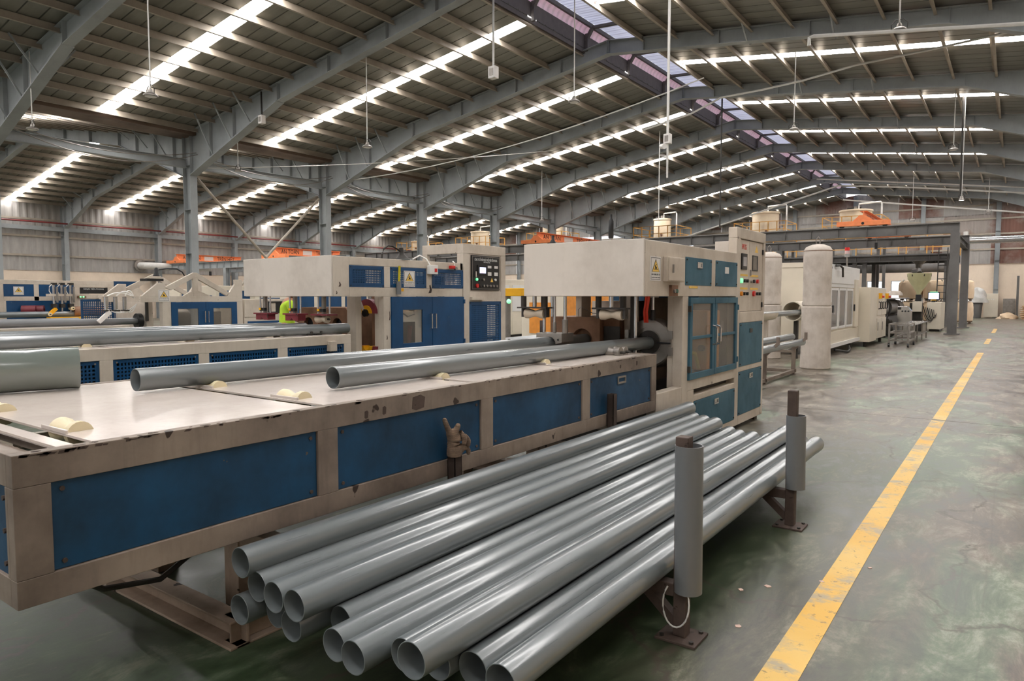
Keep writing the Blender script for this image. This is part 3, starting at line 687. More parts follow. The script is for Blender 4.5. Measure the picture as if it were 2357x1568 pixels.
for k in range(120):
    y = .86+4.85*rn.random()**1.35; a, b = .004+.016*rn.random(), .002+.007*rn.random(); z = 1.0415-.006*rn.random() if k % 3 else .64+.002*rn.random()
    if k % 3: ch.prism([(y-a, z-b), (y+a*.5, z-b*1.2), (y+a, z-b*.1), (y+a*.3, z+.0006), (y-a*.8, z+.0006)], 'x', -2.5715, -2.5692)
    else:
        z = 1.0425; x = -2.576-.02*rn.random(); ch.prism([(x-b, y-a), (x+b, y-a*.6), (x+b*.7, y+a), (x-b*1.1, y+a*.5)], 'z', z-.001, z+.0006)
o = ch.build('edge_chips', M_RUST, T1); o['kind'] = 'stuff'
# recessed pull on the last panel, patches of bare metal on the top rail
m = MB(); m.frame_rect('x', -2.583, -2.572, 5.02, 5.16, .845, .905, .014); m.box(-2.592, -2.586, 5.03, 5.15, .855, .895); m.build('recessed_pull', M_STEEL, T1)
for y, z, a, b in ((2.70, .985, .05, .04), (2.45, .975, .012, .022), (2.33, .97, .012, .02), (5.35, .99, .012, .02), (5.05, .985, .01, .015)):
    MB().prism([(y-a, z-b*.7), (y-a*.4, z-b), (y+a*.8, z-b*.8), (y+a, z+b*.6), (y+a*.3, z+b), (y-a*.9, z+b*.8)], 'x', -2.571, -2.5685).build('paint_scar', M_RUST, T1)
for x in (-2.84, -2.70):
    pass
for y in (5.42, 5.52): roller(T1, -2.82, y, 1.066, .13, M_STEEL, 'end_roller')
# pipes on the near table
pipe((-2.975, 2.46, 1.112), (-2.905, 6.5, 1.098), .0605, 'grey plastic pipe on the near table running into the round clamp', group='pipes on the near table')
pipe((-3.735, 1.785, 1.112), (-3.60, 6.6, 1.104), .0605, 'grey plastic pipe on the near table under the square gripper', group='pipes on the near table')
# wide offcut with a dented bell
m = MB(); n = 48; prof = []
p0 = Vector((-4.205, 1.705, 1.158)); dr = Vector((-.30, -.95, 0)).normalized()
a_ = dr.cross(Vector((0, 0, 1))).normalized(); st = [(0, 1.0), (.06, 1.0), (.12, 1.0), (.24, .99), (.5, 1), (1.1, 1)]
for ro in (.1155, .109):
    for s_, k in st:
        for i in range(n):
            th = 2*math.pi*i/n; rx, rz = ro*k*(.97 if s_ < .1 else 1), ro*k
            dent = .012*math.exp(-((th-1.9)/.35)**2-((s_-.28)/.10)**2)
            m.v.append(p0+dr*s_+a_*math.cos(th)*(rx-dent)+Vector((0, 0, 1))*math.sin(th)*(rz-dent))
q = len(st)
for s_ in range(2):
    for k in range(q-1): m.f += [((s_*q+k)*n+i, (s_*q+k)*n+(i+1) % n, (s_*q+k+1)*n+(i+1) % n, (s_*q+k+1)*n+i) for i in range(n)]
m.f += [(i, (i+1) % n, q*n+(i+1) % n, q*n+i) for i in range(n)]+[((q-1)*n+i, (q-1)*n+(i+1) % n, (2*q-1)*n+(i+1) % n, (2*q-1)*n+i) for i in range(n)]
tag(m.build('pipe_offcut', M_PVC_L, None, True, origin=p0), 'wide pale grey pipe offcut with a dent, left end of the near table', 'pipe')
# ============================================================ machine bodies
def warning_sign(par, x, y0, y1, z0, z1, small=True):
    """white plate facing +x with yellow triangle, crush pictogram and two lines of print"""
    p = MB().box(x, x+.003, y0, y1, z0, z1).build('warning_sign', M_SIGN, par)
    w, h = y1-y0, z1-z0; cy = (y0+y1)/2
    MB().frame_rect('x', x+.003, x+.0038, y0+.06*w, y1-.06*w, z0+.05*h, z1-.05*h, .012*w+.0015).build('sign_border', M_LINE_TXT, p)
    tri = lambda k: [(cy-.36*w*k, z0+.36*h-.0*(1-k)+(1-k)*.10*h), (cy+.36*w*k, z0+.36*h+(1-k)*.10*h), (cy, z0+.36*h+.54*h*k+(1-k)*.10*h)]
    MB().prism(tri(1), 'x', x+.003, x+.0042).build('triangle_rim', M_LINE_TXT, p)
    MB().prism(tri(.86), 'x', x+.0042, x+.0052).build('triangle_field', M_SIGN_Y, p)
    m = MB(); zb = z0+.46*h
    m.prism([(cy-.17*w, zb), (cy+.17*w, zb), (cy+.17*w, zb+.025*h), (cy-.17*w, zb+.025*h)], 'x', x+.0052, x+.006)
    m.prism([(cy-.06*w, zb+.03*h), (cy+.07*w, zb+.03*h), (cy+.10*w, zb+.13*h), (cy+.03*w, zb+.09*h), (cy-.03*w, zb+.16*h), (cy-.12*w, zb+.19*h)], 'x', x+.0052, x+.006)
    m.cyl((x+.0052, cy+.02*w, zb+.2*h), (x+.006, cy+.02*w, zb+.2*h), .035*w, 10); m.build('pictogram', M_LINE_TXT, p)
    text_obj('sign_text', 'CẨN THẬN DẬP TAY', .1*h, M_LINE_TXT, p, (x+.0035, cy, z0+.25*h), 'x', .8*w, .0006)
    text_obj('sign_text', 'CAUTION HAND CRUSH', .06*h, M_LINE_TXT, p, (x+.0035, cy, z0+.13*h), 'x', .78*w, .0006)
    return p
def pull(par, x, y, z, mat=M_CHROME):
    m = MB(); m.frame_rect('x', x, x+.01, y-.065, y+.065, z-.03, z+.03, .012); m.box(x, x+.003, y-.053, y+.053, z-.018, z+.018); return m.build('recessed_pull', mat, par)
def blue_panel(par, x, y0, y1, z0, z1, mat, hasp=True, name='panel'):
    p = MB().box(x-.012, x+.004, y0, y1, z0, z1).build(name, mat, par, bevel=.002)
    for yy in (y0+.03, y1-.03):
        for zz in (z0+.025, z1-.025):
            q = MB(); bolt(q, x+.004, yy, zz, .009); q.build('screw', M_DARKMETAL, p)
    if hasp: pull(p, x+.004, (y0+y1)/2, z1-.07)
    return p
def body(t, x, d, mc, mh):
    """the common carcass: hood box, side beam, legs, lower frame; x = aisle face, d = depth of hood"""
    # hood: front plate faces the tables, thick carcass behind
    MB().box(x-d, x, 5.50, 7.90, 1.552, 2.040).build('hood_body', mc, t, bevel=.006)
    MB().box(x-d, x-.006, 5.476, 5.50, 1.556, 2.044).build('hood_front_plate', mh, t, bevel=.004)
    m = MB(); m.box(x-.155, x-.10, 6.337, 6.47, .06, 1.552); m.build('front_leg', mc, t, bevel=.003)
    m = MB(); m.box(x-d+.03, x-d+.10, 6.4, 6.6, .05, 1.552); m.build('front_leg', mc, t, bevel=.003)
    m = MB(); m.box(x-.45, x-.40, 5.70, 5.84, .05, 1.552) if False else None
    # lower frame around doors
    m = MB()
    m.box(x-.10, x, 6.335, 6.475, .06, 1.552); m.box(x-.10, x, 6.475, 7.90, .625, .728); m.box(x-.10, x, 6.475, 6.65, .06, .625)
    m.box(x-.10, x, 6.65, 7.90, .505, .565); m.box(x-.10, x, 6.65, 7.90, .06, .14); m.box(x-.10, x, 5.76, 6.335, .06, .68)
    m.build('lower_frame', mc, t, bevel=.005)
    m = MB(); m.box(x-d, x-.10, 5.9, 7.9, .06, .62); m.build('plinth', M_DARKMETAL, t)
    m = MB(); m.frame_rect('y', 5.74, 5.77, x-.6, x, .3, .68, .05); m.build('ledge', mc, t)
    for yy in (6.1, 8.9):
        for xx in (x-.1, x-d+.15): MB().box(xx-.05, xx+.05, yy-.05, yy+.05, 0, .06).build('foot', M_RUST, t)
def cabinet(t, x, mc, d=.14, base=True):
    m = MB()
    m.box(x-d, x, 7.89, 8.995, 2.215, 2.337); m.box(x-d, x, 7.89, 8.03, .06, 2.215); m.box(x-d, x, 8.915, 8.995, .06, 2.215)
    m.box(x-d, x, 8.03, 8.915, 1.245, 1.374); m.box(x-d, x, 8.03, 8.915, .676, .735); m.box(x-d, x, 8.03, 8.915, .06, .165); m.box(x-d, x-d+.02, 8.03, 8.915, .06, 2.215)
    m.build('cabinet_frame', mc, t, bevel=.006)
# ------------------------------------------------------------ near machine
x1 = -2.57
M1 = thing('belling_machine', 'cream pipe forming machine with teal panels and twin glazed doors beside the aisle', 'machine', (-3.2, 7.2, 0))
body(M1, x1, 1.25, M_CREAM, M_HOOD); cabinet(M1, x1, M_CREAM, .10)
for (a, b) in ((6.379, 7.088), (7.206, 7.905)):
    p = blue_panel(M1, x1, a, b, 1.66, 1.931, M_TEAL, hasp=(a < 7))
    if a > 7: MB().box(x1+.004, x1+.007, 7.49, 7.61, 1.80, 1.87).build('paper_tag', M_SIGN, p)
MB().box(x1, x1+.004, 6.48, 6.70, 1.632, 1.652).build('yellow_tag', M_SIGN_Y, M1)
warning_sign(M1, x1, 5.59, 5.81, 1.69, 1.902)
bx = MB().box(x1, x1+.045, 5.86, 6.257, 1.685, 1.909).build('switch_box', M_CREAM, M1, bevel=.004)
m = MB(); m.box(x1+.045, x1+.052, 5.875, 6.245, 1.695, 1.90); m.build('box_lid', M_CREAM, bx, bevel=.002)
m = MB(); m.cyl((x1+.052, 5.96, 1.765), (x1+.052, 5.96, 1.765), .01, 8) if False else None; m.box(x1+.052, x1+.066, 5.952, 5.968, 1.765, 1.84); m.build('lid_handle', M_STEEL, bx)
sw = MB().box(x1, x1+.03, 6.0, 6.145, 1.555, 1.655).build('push_button_station', M_RUSTBOX, M1, bevel=.003)
for yy, mt in ((6.05, M_STEEL), (6.10, plain('green_cap', S(40, 90, 74), .4))): MB().cyl((x1+.03, yy, 1.60), (x1+.045, yy, 1.60), .018, 14).build('push_button', mt, sw, True)
# twin doors with guards
for (a, b, hy) in ((6.478, 7.155, 7.105), (7.165, 7.893, 7.215)):
    d = MB(); d.frame_rect('x', x1-.008, x1+.022, a, b, .733, 1.542, .062); d.box(x1-.004, x1+.018, a+.06, b-.06, 1.128, 1.158); dr_ = d.build('door', M_TEAL, M1, bevel=.003)
    for z0, z1 in ((.79, 1.13), (1.155, 1.485)): MB().box(x1+.002, x1+.006, a+.055, b-.055, z0, z1).build('guard_pane', M_GLASS, dr_)
    h_ = [(x1+.02, hy, 1.05), (x1+.06, hy, 1.06), (x1+.065, hy, 1.08), (x1+.065, hy, 1.22), (x1+.06, hy, 1.24), (x1+.02, hy, 1.25)]
    MB().sweep(h_, .010, 10).build('door_handle', M_CHROME, dr_, True)
    for zz in (.84, 1.43): MB().box(x1+.0, x1+.03, (a-.012 if a < 7 else b-.0), (a+.01 if a < 7 else b+.022), zz-.03, zz+.03).build('hinge', M_TEAL if a > 7 else M_DARKMETAL, dr_)
blue_panel(M1, x1, 6.66, 7.895, .145, .503, M_TEAL)
# things seen through the guards
m = MB(); m.rings([(0, .05), (0, .24), (.35, .24), (.35, .05)], (-3.15, 6.75, 1.02), (0, 1, 0), 28, close=True); m.build('drum', M_STEEL, M1, True)
MB().box(-2.90, -2.66, 7.24, 7.62, .76, 1.40).build('oven_box', plain('ochre_box', S(214, 138, 48), .6), M1, bevel=.01); MB().box(-3.16, -3.08, 6.75, 7.95, .66, 1.54).build('inner_back', paint('inner_brown', S(112, 98, 86), S(70, 60, 52), rough=.6), M1); MB().box(-3.1, -2.6, 7.94, 7.99, .66, 1.54).build('inner_back', paint('inner_brown', S(112, 98, 86), S(70, 60, 52), rough=.6), M1)
MB().sweep([(-2.75, 6.6, .8), (-2.7, 6.75, 1.0), (-2.68, 6.95, .96), (-2.7, 7.1, .8)], .02, 8).build('air_hose', plain('yellow_hose', S(206, 170, 40), .5), M1, True)
MB().sweep([(-2.72, 7.2, 1.0), (-2.68, 7.45, .98), (-2.68, 7.7, 1.15), (-2.72, 7.85, 1.25)], .035, 8).build('air_hose', M_DARKMETAL, M1, True)
MB().box(-3.9, -3.5, 6.95, 7.8, .62, 1.5).build('inner_housing', M_CREAM, M1)
# control cabinet doors
x = x1-.02
for (a, b) in ((8.035, 8.378), (8.384, 8.912)): MB().box(x-.02, x+.006, a, b, 1.378, 2.21).build('cabinet_door', M_CREAM, M1, bevel=.003)
m = MB().box(x+.006, x+.022, 8.08, 8.27, 1.865, 2.05).build('display', M_BLACK, M1, bevel=.002); MB().box(x+.022, x+.024, 8.115, 8.245, 1.905, 2.01).build('display_glass', plain('grey_screen', S(170, 168, 170), .2), m)
m = MB().box(x+.006, x+.012, 8.50, 8.72, 1.86, 2.045).build('meter_window', M_BLACK, M1); MB().box(x+.012, x+.014, 8.515, 8.66, 1.87, 2.035).build('meter_glass', plain('dark_glass', S(74, 72, 70), .1), m)
text_obj('maker_print', 'HWCSG', .09, M_TXT_RED, M1, (x+.0075, 8.19, 2.125), 'x', .17, .0006)
p = MB().prism([(8.60, 2.085), (8.73, 2.085), (8.665, 2.165)], 'x', x+.006, x+.008).build('hazard_triangle', M_SIGN_Y, M1)
m = MB(); m.box(x+.006, x+.016, 8.42, 8.46, 1.80, 1.87); m.build('door_lock', M_STEEL, M1)
for zz in (2.10, 1.45): MB().box(x+.004, x+.02, 8.895, 8.93, zz-.03, zz+.03).build('hinge', M_BLACK, M1)
for yy, zz, mt, rr in ((8.08, 1.735, M_GREENLED, .028), (8.20, 1.735, M_BLACK, .02), (8.30, 1.735, M_BLACK, .02), (8.09, 1.585, plain('amber_lamp', S(240, 150, 40), .4), .026), (8.20, 1.585, M_BLACK, .02), (8.31, 1.585, M_BLACK, .02), (8.46, 1.73, M_STEEL, .014), (8.56, 1.735, M_BLACK, .02), (8.70, 1.735, M_RED, .024), (8.56, 1.585, M_RED, .032), (8.70, 1.585, M_BLACK, .02), (8.80, 1.585, M_BLACK, .02)):
    MB().cyl((x+.006, yy, zz), (x+.03, yy, zz), rr, 14).build('switch', mt, M1, True)
for a, b, zz in ((8.06, 8.34, 1.80), (8.44, 8.75, 1.80), (8.06, 8.34, 1.645), (8.44, 8.75, 1.645)):
    MB().box(x+.006, x+.0075, a, b, zz-.012, zz+.012).build('label_strip', M_SIGN_Y, M1)
p = blue_panel(M1, x1, 8.032, 8.912, .737, 1.243, M_TEAL, hasp=False); MB().box(x1+.004, x1+.01, 8.40, 8.50, 1.12, 1.17).build('lock_cover', M_BLACK, p)
blue_panel(M1, x1, 8.02, 8.912, .168, .674, M_TEAL)
MB().box(-2.865, -2.69, 8.0, 8.6, 1.9, 2.19).build('top_housing', M_HOOD, M1, bevel=.005)
MB().box(-4.25, -2.71, 8.0, 8.9, .06, 1.9).build('rear_housing', M_CREAM, M1)
for a, b in ((-4.20, -3.75), (-3.55, -3.05)): MB().box(a, b, 7.985, 8.0, 1.20, 1.75).build('rear_panel', M_BLUE_D, M1)
# clamps under the hood
yc = 6.32
m = MB(); m.rings([(0, .066), (0, .125), (.008, .125), (.008, .15), (0, .15), (0, .225), (.02, .235), (.18, .235), (.2, .225), (.2, .066)], (-2.91, yc, 1.10), (0, 1, 0), 48, close=True); ck = m.build('round_clamp', M_STEEL, M1, True)
MB().rings([(0, .062), (0, .118), (.012, .118), (.012, .062)], (-2.91, yc-.012, 1.10), (0, 1, 0), 40, close=True).build('clamp_liner', M_DARKMETAL, ck, True)
m = MB(); m.box(-2.70, -2.66, yc-.02, yc, 1.14, 1.22); m.build('clamp_lug', M_STEEL, ck); MB().box(-2.70, -2.66, yc-.02, yc, .98, 1.06).build('clamp_lug', M_STEEL, ck); MB().box(-3.16, -3.12, yc-.02, yc, 1.14, 1.22).build('clamp_lug', M_STEEL, ck)
MB().box(-2.82, -2.68, yc-.013, yc-.001, 1.092, 1.108).build('clamp_gap', M_BLACK, ck)
MB().cyl((-2.86, 6.3, 1.33), (-2.86, 6.3, 1.56), .014, 12).build('clamp_rod', M_CHROME, M1, True); MB().cyl((-2.86, 6.3, 1.32), (-2.86, 6.3, 1.42), .024, 12).build('rod_sleeve', M_BLACK, M1, True)
for dx in (0, .025): MB().sweep([(-2.92+dx, 6.25, 1.30), (-2.915+dx, 6.22, 1.40), (-2.89+dx, 6.2, 1.50), (-2.88+dx, 6.2, 1.57)], .013, 8).build('red_hose', M_HOSE, M1, True)
MB().cyl((-3.02, 6.25, 1.0), (-3.02, 6.25, 1.56), .02, 12).build('guide_rod', M_CHROME, M1, True); MB().cyl((-3.06, 6.28, .7), (-3.06, 6.28, 1.56), .03, 12).build('guide_rod', M_DARKMETAL, M1, True)
MB().box(-3.28, -3.13, 6.40, 6.55, .6, 1.56).build('inner_post', M_CREAM, M1, bevel=.003)
# square gripper over the far pipe
m = MB(); sq = [(-3.76, 1.20), (-3.47, 1.20), (-3.47, 1.115)]+[(-3.61+.07*math.cos(t*math.pi/8), 1.095+.07*math.sin(t*math.pi/8)) for t in range(0, 9)]+[(-3.76, 1.115)]
m.prism(sq, 'y', 5.60, 5.82); gp = m.build('gripper_block', M_STEEL, M1, bevel=.003)
for xx in (-3.72, -3.655, -3.565, -3.51): q = MB().cyl((xx, 5.60, 1.14), (xx, 5.592, 1.14), .009, 8); q.build('screw', M_BLACK, gp)
for xx, za, rr in ((-3.74, 1.205, .016), (-3.62, 1.29, .013), (-3.50, 1.205, .016)): MB().cyl((xx, 5.71, za), (xx, 5.71, 1.56), rr, 12).build('gripper_rod', M_CHROME, M1, True)
MB().cyl((-3.74, 5.71, 1.44), (-3.74, 5.71, 1.56), .032, 14).build('rod_sleeve', M_DARKMETAL, M1, True)
MB().cyl((-3.50, 5.71, 1.20), (-3.50, 5.71, 1.33), .028, 14).build('rod_sleeve', M_STEEL, M1, True); MB().cyl((-3.62, 5.71, 1.20), (-3.62, 5.71, 1.30), .018, 12).build('rod_sleeve', M_STEEL, M1, True)
for cx in (-2.98, -3.82):       # two press rollers hanging from plates
    MB().box(cx-.17, cx+.17, 5.60, 5.72, 1.435, 1.45).build('press_plate', M_DARKMETAL, M1)
    for dx in (-.13, .12): MB().cyl((cx+dx, 5.66, 1.45), (cx+dx, 5.66, 1.56), .028, 14).build('press_cylinder', M_DARKMETAL, M1, True)
    MB().cyl((cx, 5.66, 1.45), (cx, 5.66, 1.56), .02, 12).build('press_cylinder', M_CHROME, M1, True)
    roller(M1, cx+.01, 5.66, 1.385, .22, M_NYLON_D, 'press_roller')
    for dx in (-.125, .145): MB().box(cx+dx-.012, cx+dx+.012, 5.63, 5.69, 1.35, 1.437).build('roller_cheek', M_DARKMETAL, M1)
MB().cyl((-4.02, 6.3, .9), (-4.02, 6.3, 2.12), .02, 12).build('tall_guide_rod', M_CHROME, M1, True)
# heating oven where the far pipe ends
m = MB(); op = [(-3.99, .62), (-3.99, 1.34), (-3.40, 1.34), (-3.40, .62), (-3.47, .62)]+[(-3.61+.12*math.cos(t*math.pi/10), 1.10+.12*math.sin(t*math.pi/10)) for t in range(0, 11)]+[(-3.76, .62)]
m.prism(op, 'y', 6.22, 6.30); m.build('oven_front', M_RUSTBOX, M1, bevel=.003)
MB().box(-3.99, -3.22, 6.30, 6.9, .6, 1.34).build('oven_body', M_RUSTBOX, M1, bevel=.005)
MB().box(-3.39, -3.21, 6.285, 6.30, 1.02, 1.25).build('oven_opening', M_DARKMETAL, M1)
MB().sweep([(-3.70, 6.3, 1.34), (-3.70, 6.3, 1.42), (-3.66, 6.3, 1.44), (-3.56, 6.35, 1.38), (-3.42, 6.4, 1.36)], .004, 6).build('sensor_wire', M_STEEL, M1)
for cx, cy, za, zb, r in ((-3.30, 6.25, 2.13, 2.33, .026), (-4.02, 6.3, 2.05, 2.16, .032)):
    MB().cyl((cx, cy, 2.04), (cx, cy, za+.02), .012, 10).build('damper_rod', M_CHROME, M1, True); MB().rings([(0, r*.8), (.01, r), (zb-za-.03, r), (zb-za, r*.45), (zb-za+.04, r*.4)], (cx, cy, za), (0, 0, 1), 16, caps=True).build('damper', M_BLACK, M1, True)
# ============================================================ second line
def grille(par, x, y0, y1, z0, z1, mat, rim=.045, pitch=.026, name='mesh_panel'):
    g = MB(); g.frame_rect('x', x-.01, x+.004, y0, y1, z0, z1, rim); p = g.build(name, mat, par, bevel=.001)
    g = MB(); n1 = max(3, round((y1-y0-2*rim)/pitch)); n2 = max(3, round((z1-z0-2*rim)/pitch)); w = pitch*.24
    for k in range(0, n1+1): yy = y0+rim+(y1-y0-2*rim)*k/n1; g.box(x-.004, x-.001, yy-w, yy+w, z0+rim*.9, z1-rim*.9)
    for k in range(0, n2+1): zc = z0+rim+(z1-z0-2*rim)*k/n2; g.box(x-.0038, x-.0012, y0+rim*.9, y1-rim*.9, zc-w, zc+w)
    g.build('perforated_sheet', mat, p)
    for yy in (y0+.02, y1-.02):
        for zc in (z0+.02, z1-.02): q = MB(); bolt(q, x+.004, yy, zc, .008, .005); q.build('screw', M_DARKMETAL, p)
    return p
F2 = [(1.11, 1.92), (2.04, 2.855), (2.97, 3.79), (3.90, 4.715), (4.84, 5.655)]
T2 = pipe_table(-8.45, -6.615, 1.0, 5.76, .575, 1.085, 'cream table with perforated blue side panels, second row from the aisle', F2, (M_CREAM, M_BLUE, M_TOP), grille=True,
    grooves=(2.0, 3.0, 4.0, 5.0), rollers=[(x, y) for y in (1.9, 2.9, 3.9, 4.95) for x in (-7.05, -7.75)], near_detail=False)
for y in (5.36, 5.5): roller(T2, -6.95, y, 1.12, .14, M_DARKMETAL, 'end_roller')
MB().box(-6.63, -6.56, 5.40, 5.50, .90, 1.02).build('stop_bracket', M_CREAM, T2, bevel=.003)
for xa, ya, xb, yb, s in ((-7.08, .9, -6.90, 5.95, 'front one'), (-7.42, .9, -7.42, 5.7, 'second one'), (-7.78, .9, -7.80, 5.6, 'rear one')):
    pipe((xa, ya, 1.16), (xb, yb, 1.15), .0625, f'grey pipe on the second table with perforated blue panels, {s}', group='pipes on the second table')
x2 = -6.615
M2 = thing('belling_machine', 'cream pipe forming machine with deep blue doors and mesh windows, second row', 'machine', (-7.4, 7.2, 0))
MB().box(x2-1.79, x2, 5.50, 5.75, 1.552, 2.038).build('hood_body', M_CREAM, M2, bevel=.006)
m = MB(); m.box(x2-.05, x2, 5.75, 7.90, 1.94, 2.04); m.box(x2-.05, x2, 5.75, 7.90, 1.552, 1.665)
for a, b in ((6.327, 6.438), (7.122, 7.24)): m.box(x2-.05, x2, a, b, 1.665, 1.94)
m.box(x2-1.79, x2-1.74, 5.75, 7.9, 1.552, 2.04); m.box(x2-1.79, x2, 7.85, 7.9, 1.94, 2.04)
m.build('hood_frame', M_CREAM, M2, bevel=.005)
MB().box(x2-1.79, x2-.006, 5.476, 5.50, 1.556, 2.044).build('hood_front_plate', M_HOOD, M2, bevel=.004)
for a, b in ((5.752, 6.325), (6.44, 7.12), (7.242, 7.915)): grille(M2, x2, a, b, 1.668, 1.936, M_BLUE, .048, .027, 'mesh_window')
MB().box(x2-.40, x2-.2, 5.8, 6.2, 1.7, 1.9).build('inner_motor', M_BLUE_D, M2); MB().box(x2-.5, x2-.15, 7.3, 7.6, 1.6, 1.85).build('inner_motor', M_BLUE_D, M2)
m = MB(); m.box(x2-.175, x2-.1, 6.32, 6.44, .05, 1.552); m.build('front_leg', M_CREAM, M2, bevel=.004)
MB().box(x2-.46, x2-.29, 6.1, 6.2, .05, 1.552).build('front_leg', M_CREAM, M2, bevel=.006)
m = MB(); m.box(x2-.1, x2, 6.318, 6.443, .05, 1.552); m.box(x2-.1, x2, 6.443, 7.95, .05, .5); m.build('lower_frame', M_CREAM, M2, bevel=.005)
d = MB(); d.box(x2-.012, x2+.018, 6.446, 6.649, .5, 1.548); d.box(x2-.012, x2+.018, 7.027, 7.22, .5, 1.548); d.box(x2-.012, x2+.018, 6.649, 7.027, .5, .925); d.box(x2-.012, x2+.018, 6.649, 7.027, 1.373, 1.548); dd = d.build('door', M_BLUE, M2, bevel=.002)
MB().box(x2, x2+.005, 6.645, 7.03, .92, 1.377).build('door_pane', M_GLASS_D, dd)
de = MB().box(x2-.012, x2+.018, 7.228, 7.915, .5, 1.548).build('door', M_BLUE, M2, bevel=.002)
for yy, q in ((7.18, dd), (7.265, de)): MB().sweep([(x2+.015, yy, 1.11), (x2+.055, yy, 1.11), (x2+.055, yy, 1.31), (x2+.015, yy, 1.31)], .009, 8).build('door_handle', M_CHROME, q, True)
for zz in (.9, 1.48): MB().box(x2+.01, x2+.03, 7.905, 7.93, zz-.03, zz+.03).build('hinge', M_BLUE, de)
MB().box(x2-.5, x2-.2, 6.6, 7.1, .6, 1.2).build('inner_block', M_DARKMETAL, M2); MB().cyl((x2-.15, 6.9, .7), (x2-.15, 6.95, 1.15), .03, 10).build('inner_lever', M_MAROON, M2, True)
MB().sweep([(x2-.12, 6.78, 1.33), (x2-.1, 6.85, 1.28), (x2-.1, 6.98, 1.31), (x2-.12, 7.0, 1.36), (x2-.12, 6.9, 1.37)], .012, 8).build('inner_hose', M_WHITE, M2, True)
# cabinet with control panel
m = MB(); m.box(x2-.12, x2, 7.92, 8.97, 2.19, 2.332); m.box(x2-.12, x2, 7.92, 8.06, .05, 2.19); m.box(x2-.12, x2, 8.85, 8.97, .05, 2.19); m.box(x2-.12, x2, 8.06, 8.85, 1.475, 1.63); m.box(x2-.12, x2, 8.06, 8.85, .05, .6)
m.box(x2-.82, x2-.12, 7.92, 7.98, 2.19, 2.332); m.box(x2-.82, x2-.72, 7.92, 7.98, .05, 2.19); m.box(x2-.82, x2-.12, 8.88, 8.94, 2.23, 2.33); m.box(x2-.82, x2-.72, 8.88, 8.94, .05, 2.23)
m.build('cabinet_frame', M_CREAM, M2, bevel=.005)
MB().box(x2-.035, x2-.01, 8.06, 8.85, 1.63, 2.19).build('cabinet_panel', M_CREAM, M2, bevel=.002)
grille(M2, x2-.004, 8.06, 8.85, .6, 1.475, M_BLUE, .05, .03); MB().box(x2-.5, x2-.3, 8.0, 8.87, .1, 1.5).build('mesh_shade_backing', M_BLUE_D, M2)  # dark box added behind the mesh so the inside looks shaded
MB().box(x2, x2+.05, 8.07, 8.38, 1.50, 1.545).build('wire_duct', M_CREAM, M2, bevel=.003)
cp = MB().box(x2-.01, x2+.012, 8.10, 8.80, 1.648, 2.172).build('control_panel', M_BLACK, M2, bevel=.003)
xx = x2+.012
MB().frame_rect('x', xx, xx+.002, 8.115, 8.785, 1.663, 2.157, .006).build('panel_rim', M_STEEL, cp)
text_obj('panel_text', 'CÔNG TY CỔ PHẦN NHỰA THIẾU NIÊN TIỀN PHONG', .05, M_TXT_WHITE, cp, (xx+.001, 8.45, 2.105), 'x', .56, .0006)
text_obj('panel_text', 'MÁY NONG ỐNG', .03, M_TXT_WHITE, cp, (xx+.001, 8.47, 2.072), 'x', .16, .0006)
ts = MB().box(xx, xx+.012, 8.235, 8.465, 1.875, 2.03).build('touch_screen', M_BLACK, cp, bevel=.002); MB().box(xx+.012, xx+.0135, 8.28, 8.43, 1.905, 1.995).build('screen', M_SCREEN, ts); MB().box(xx+.0135, xx+.0145, 8.30, 8.395, 1.905, 1.975).build('screen_field', M_SCREEN2, ts)
for yy in (8.49, 8.655):
    for z0, z1 in ((1.985, 2.025), (1.87, 1.925)): MB().box(xx, xx+.008, yy, yy+.085, z0, z1).build('meter', M_SIGN, cp)
for yy, zz, mt, rr in ((8.215, 1.81, M_GREENLED, .02), (8.29, 1.81, M_DARKMETAL, .016), (8.38, 1.81, M_STEEL, .018), (8.675, 1.81, M_WHITE, .02), (8.225, 1.715, M_RED, .03), (8.30, 1.715, M_DARKMETAL, .018), (8.385, 1.715, M_STEEL, .018), (8.465, 1.715, M_STEEL, .018), (8.55, 1.715, M_STEEL, .018), (8.63, 1.715, M_STEEL, .018), (8.71, 1.715, M_STEEL, .018)):
    MB().cyl((xx, yy, zz), (xx+.02, yy, zz), rr, 12).build('switch', mt, cp, True)
MB().prism([(8.56, 1.775), (8.63, 1.775), (8.595, 1.84)], 'x', xx, xx+.002).build('hazard_triangle', M_SIGN_Y, cp)
MB().box(xx, xx+.03, 8.16, 8.19, 1.84, 1.93).build('panel_lever', M_CHROME, cp)
warning_sign(M2, x2+.006, 6.68, 6.89, 1.68, 1.895)
# breaker box, work lamp, valve, tool holder
bk = MB().box(x2, x2+.06, 7.14, 7.30, 1.86, 1.985).build('breaker_box', M_WHITE, M2, bevel=.004); MB().box(x2+.06, x2+.065, 7.23, 7.28, 1.89, 1.94).build('breaker_switch', M_RED, bk)
MB().sweep([(x2+.02, 7.18, 1.98), (x2-.02, 7.15, 2.07), (x2-.1, 7.1, 2.12), (x2-.12, 6.98, 2.06)], .01, 8).build('breaker_cord', M_WHITE, bk, True)
lp = MB().sweep([(x2-.05, 6.34, 2.04), (x2-.05, 6.345, 2.10), (x2-.05, 6.38, 2.17), (x2-.05, 6.45, 2.215), (x2-.05, 6.53, 2.215), (x2-.05, 6.62, 2.18), (x2-.05, 6.68, 2.15)], .012, 10).build('lamp_arm', M_DARKMETAL, M2, True)
MB().rings([(0, .03), (.05, .035), (.09, .04), (.14, .085), (.145, .085), (.13, .05)], (x2-.05, 6.69, 2.20), (.0, .12, -1), 24, caps=False).build('lamp_head', M_DARKMETAL, lp, True)
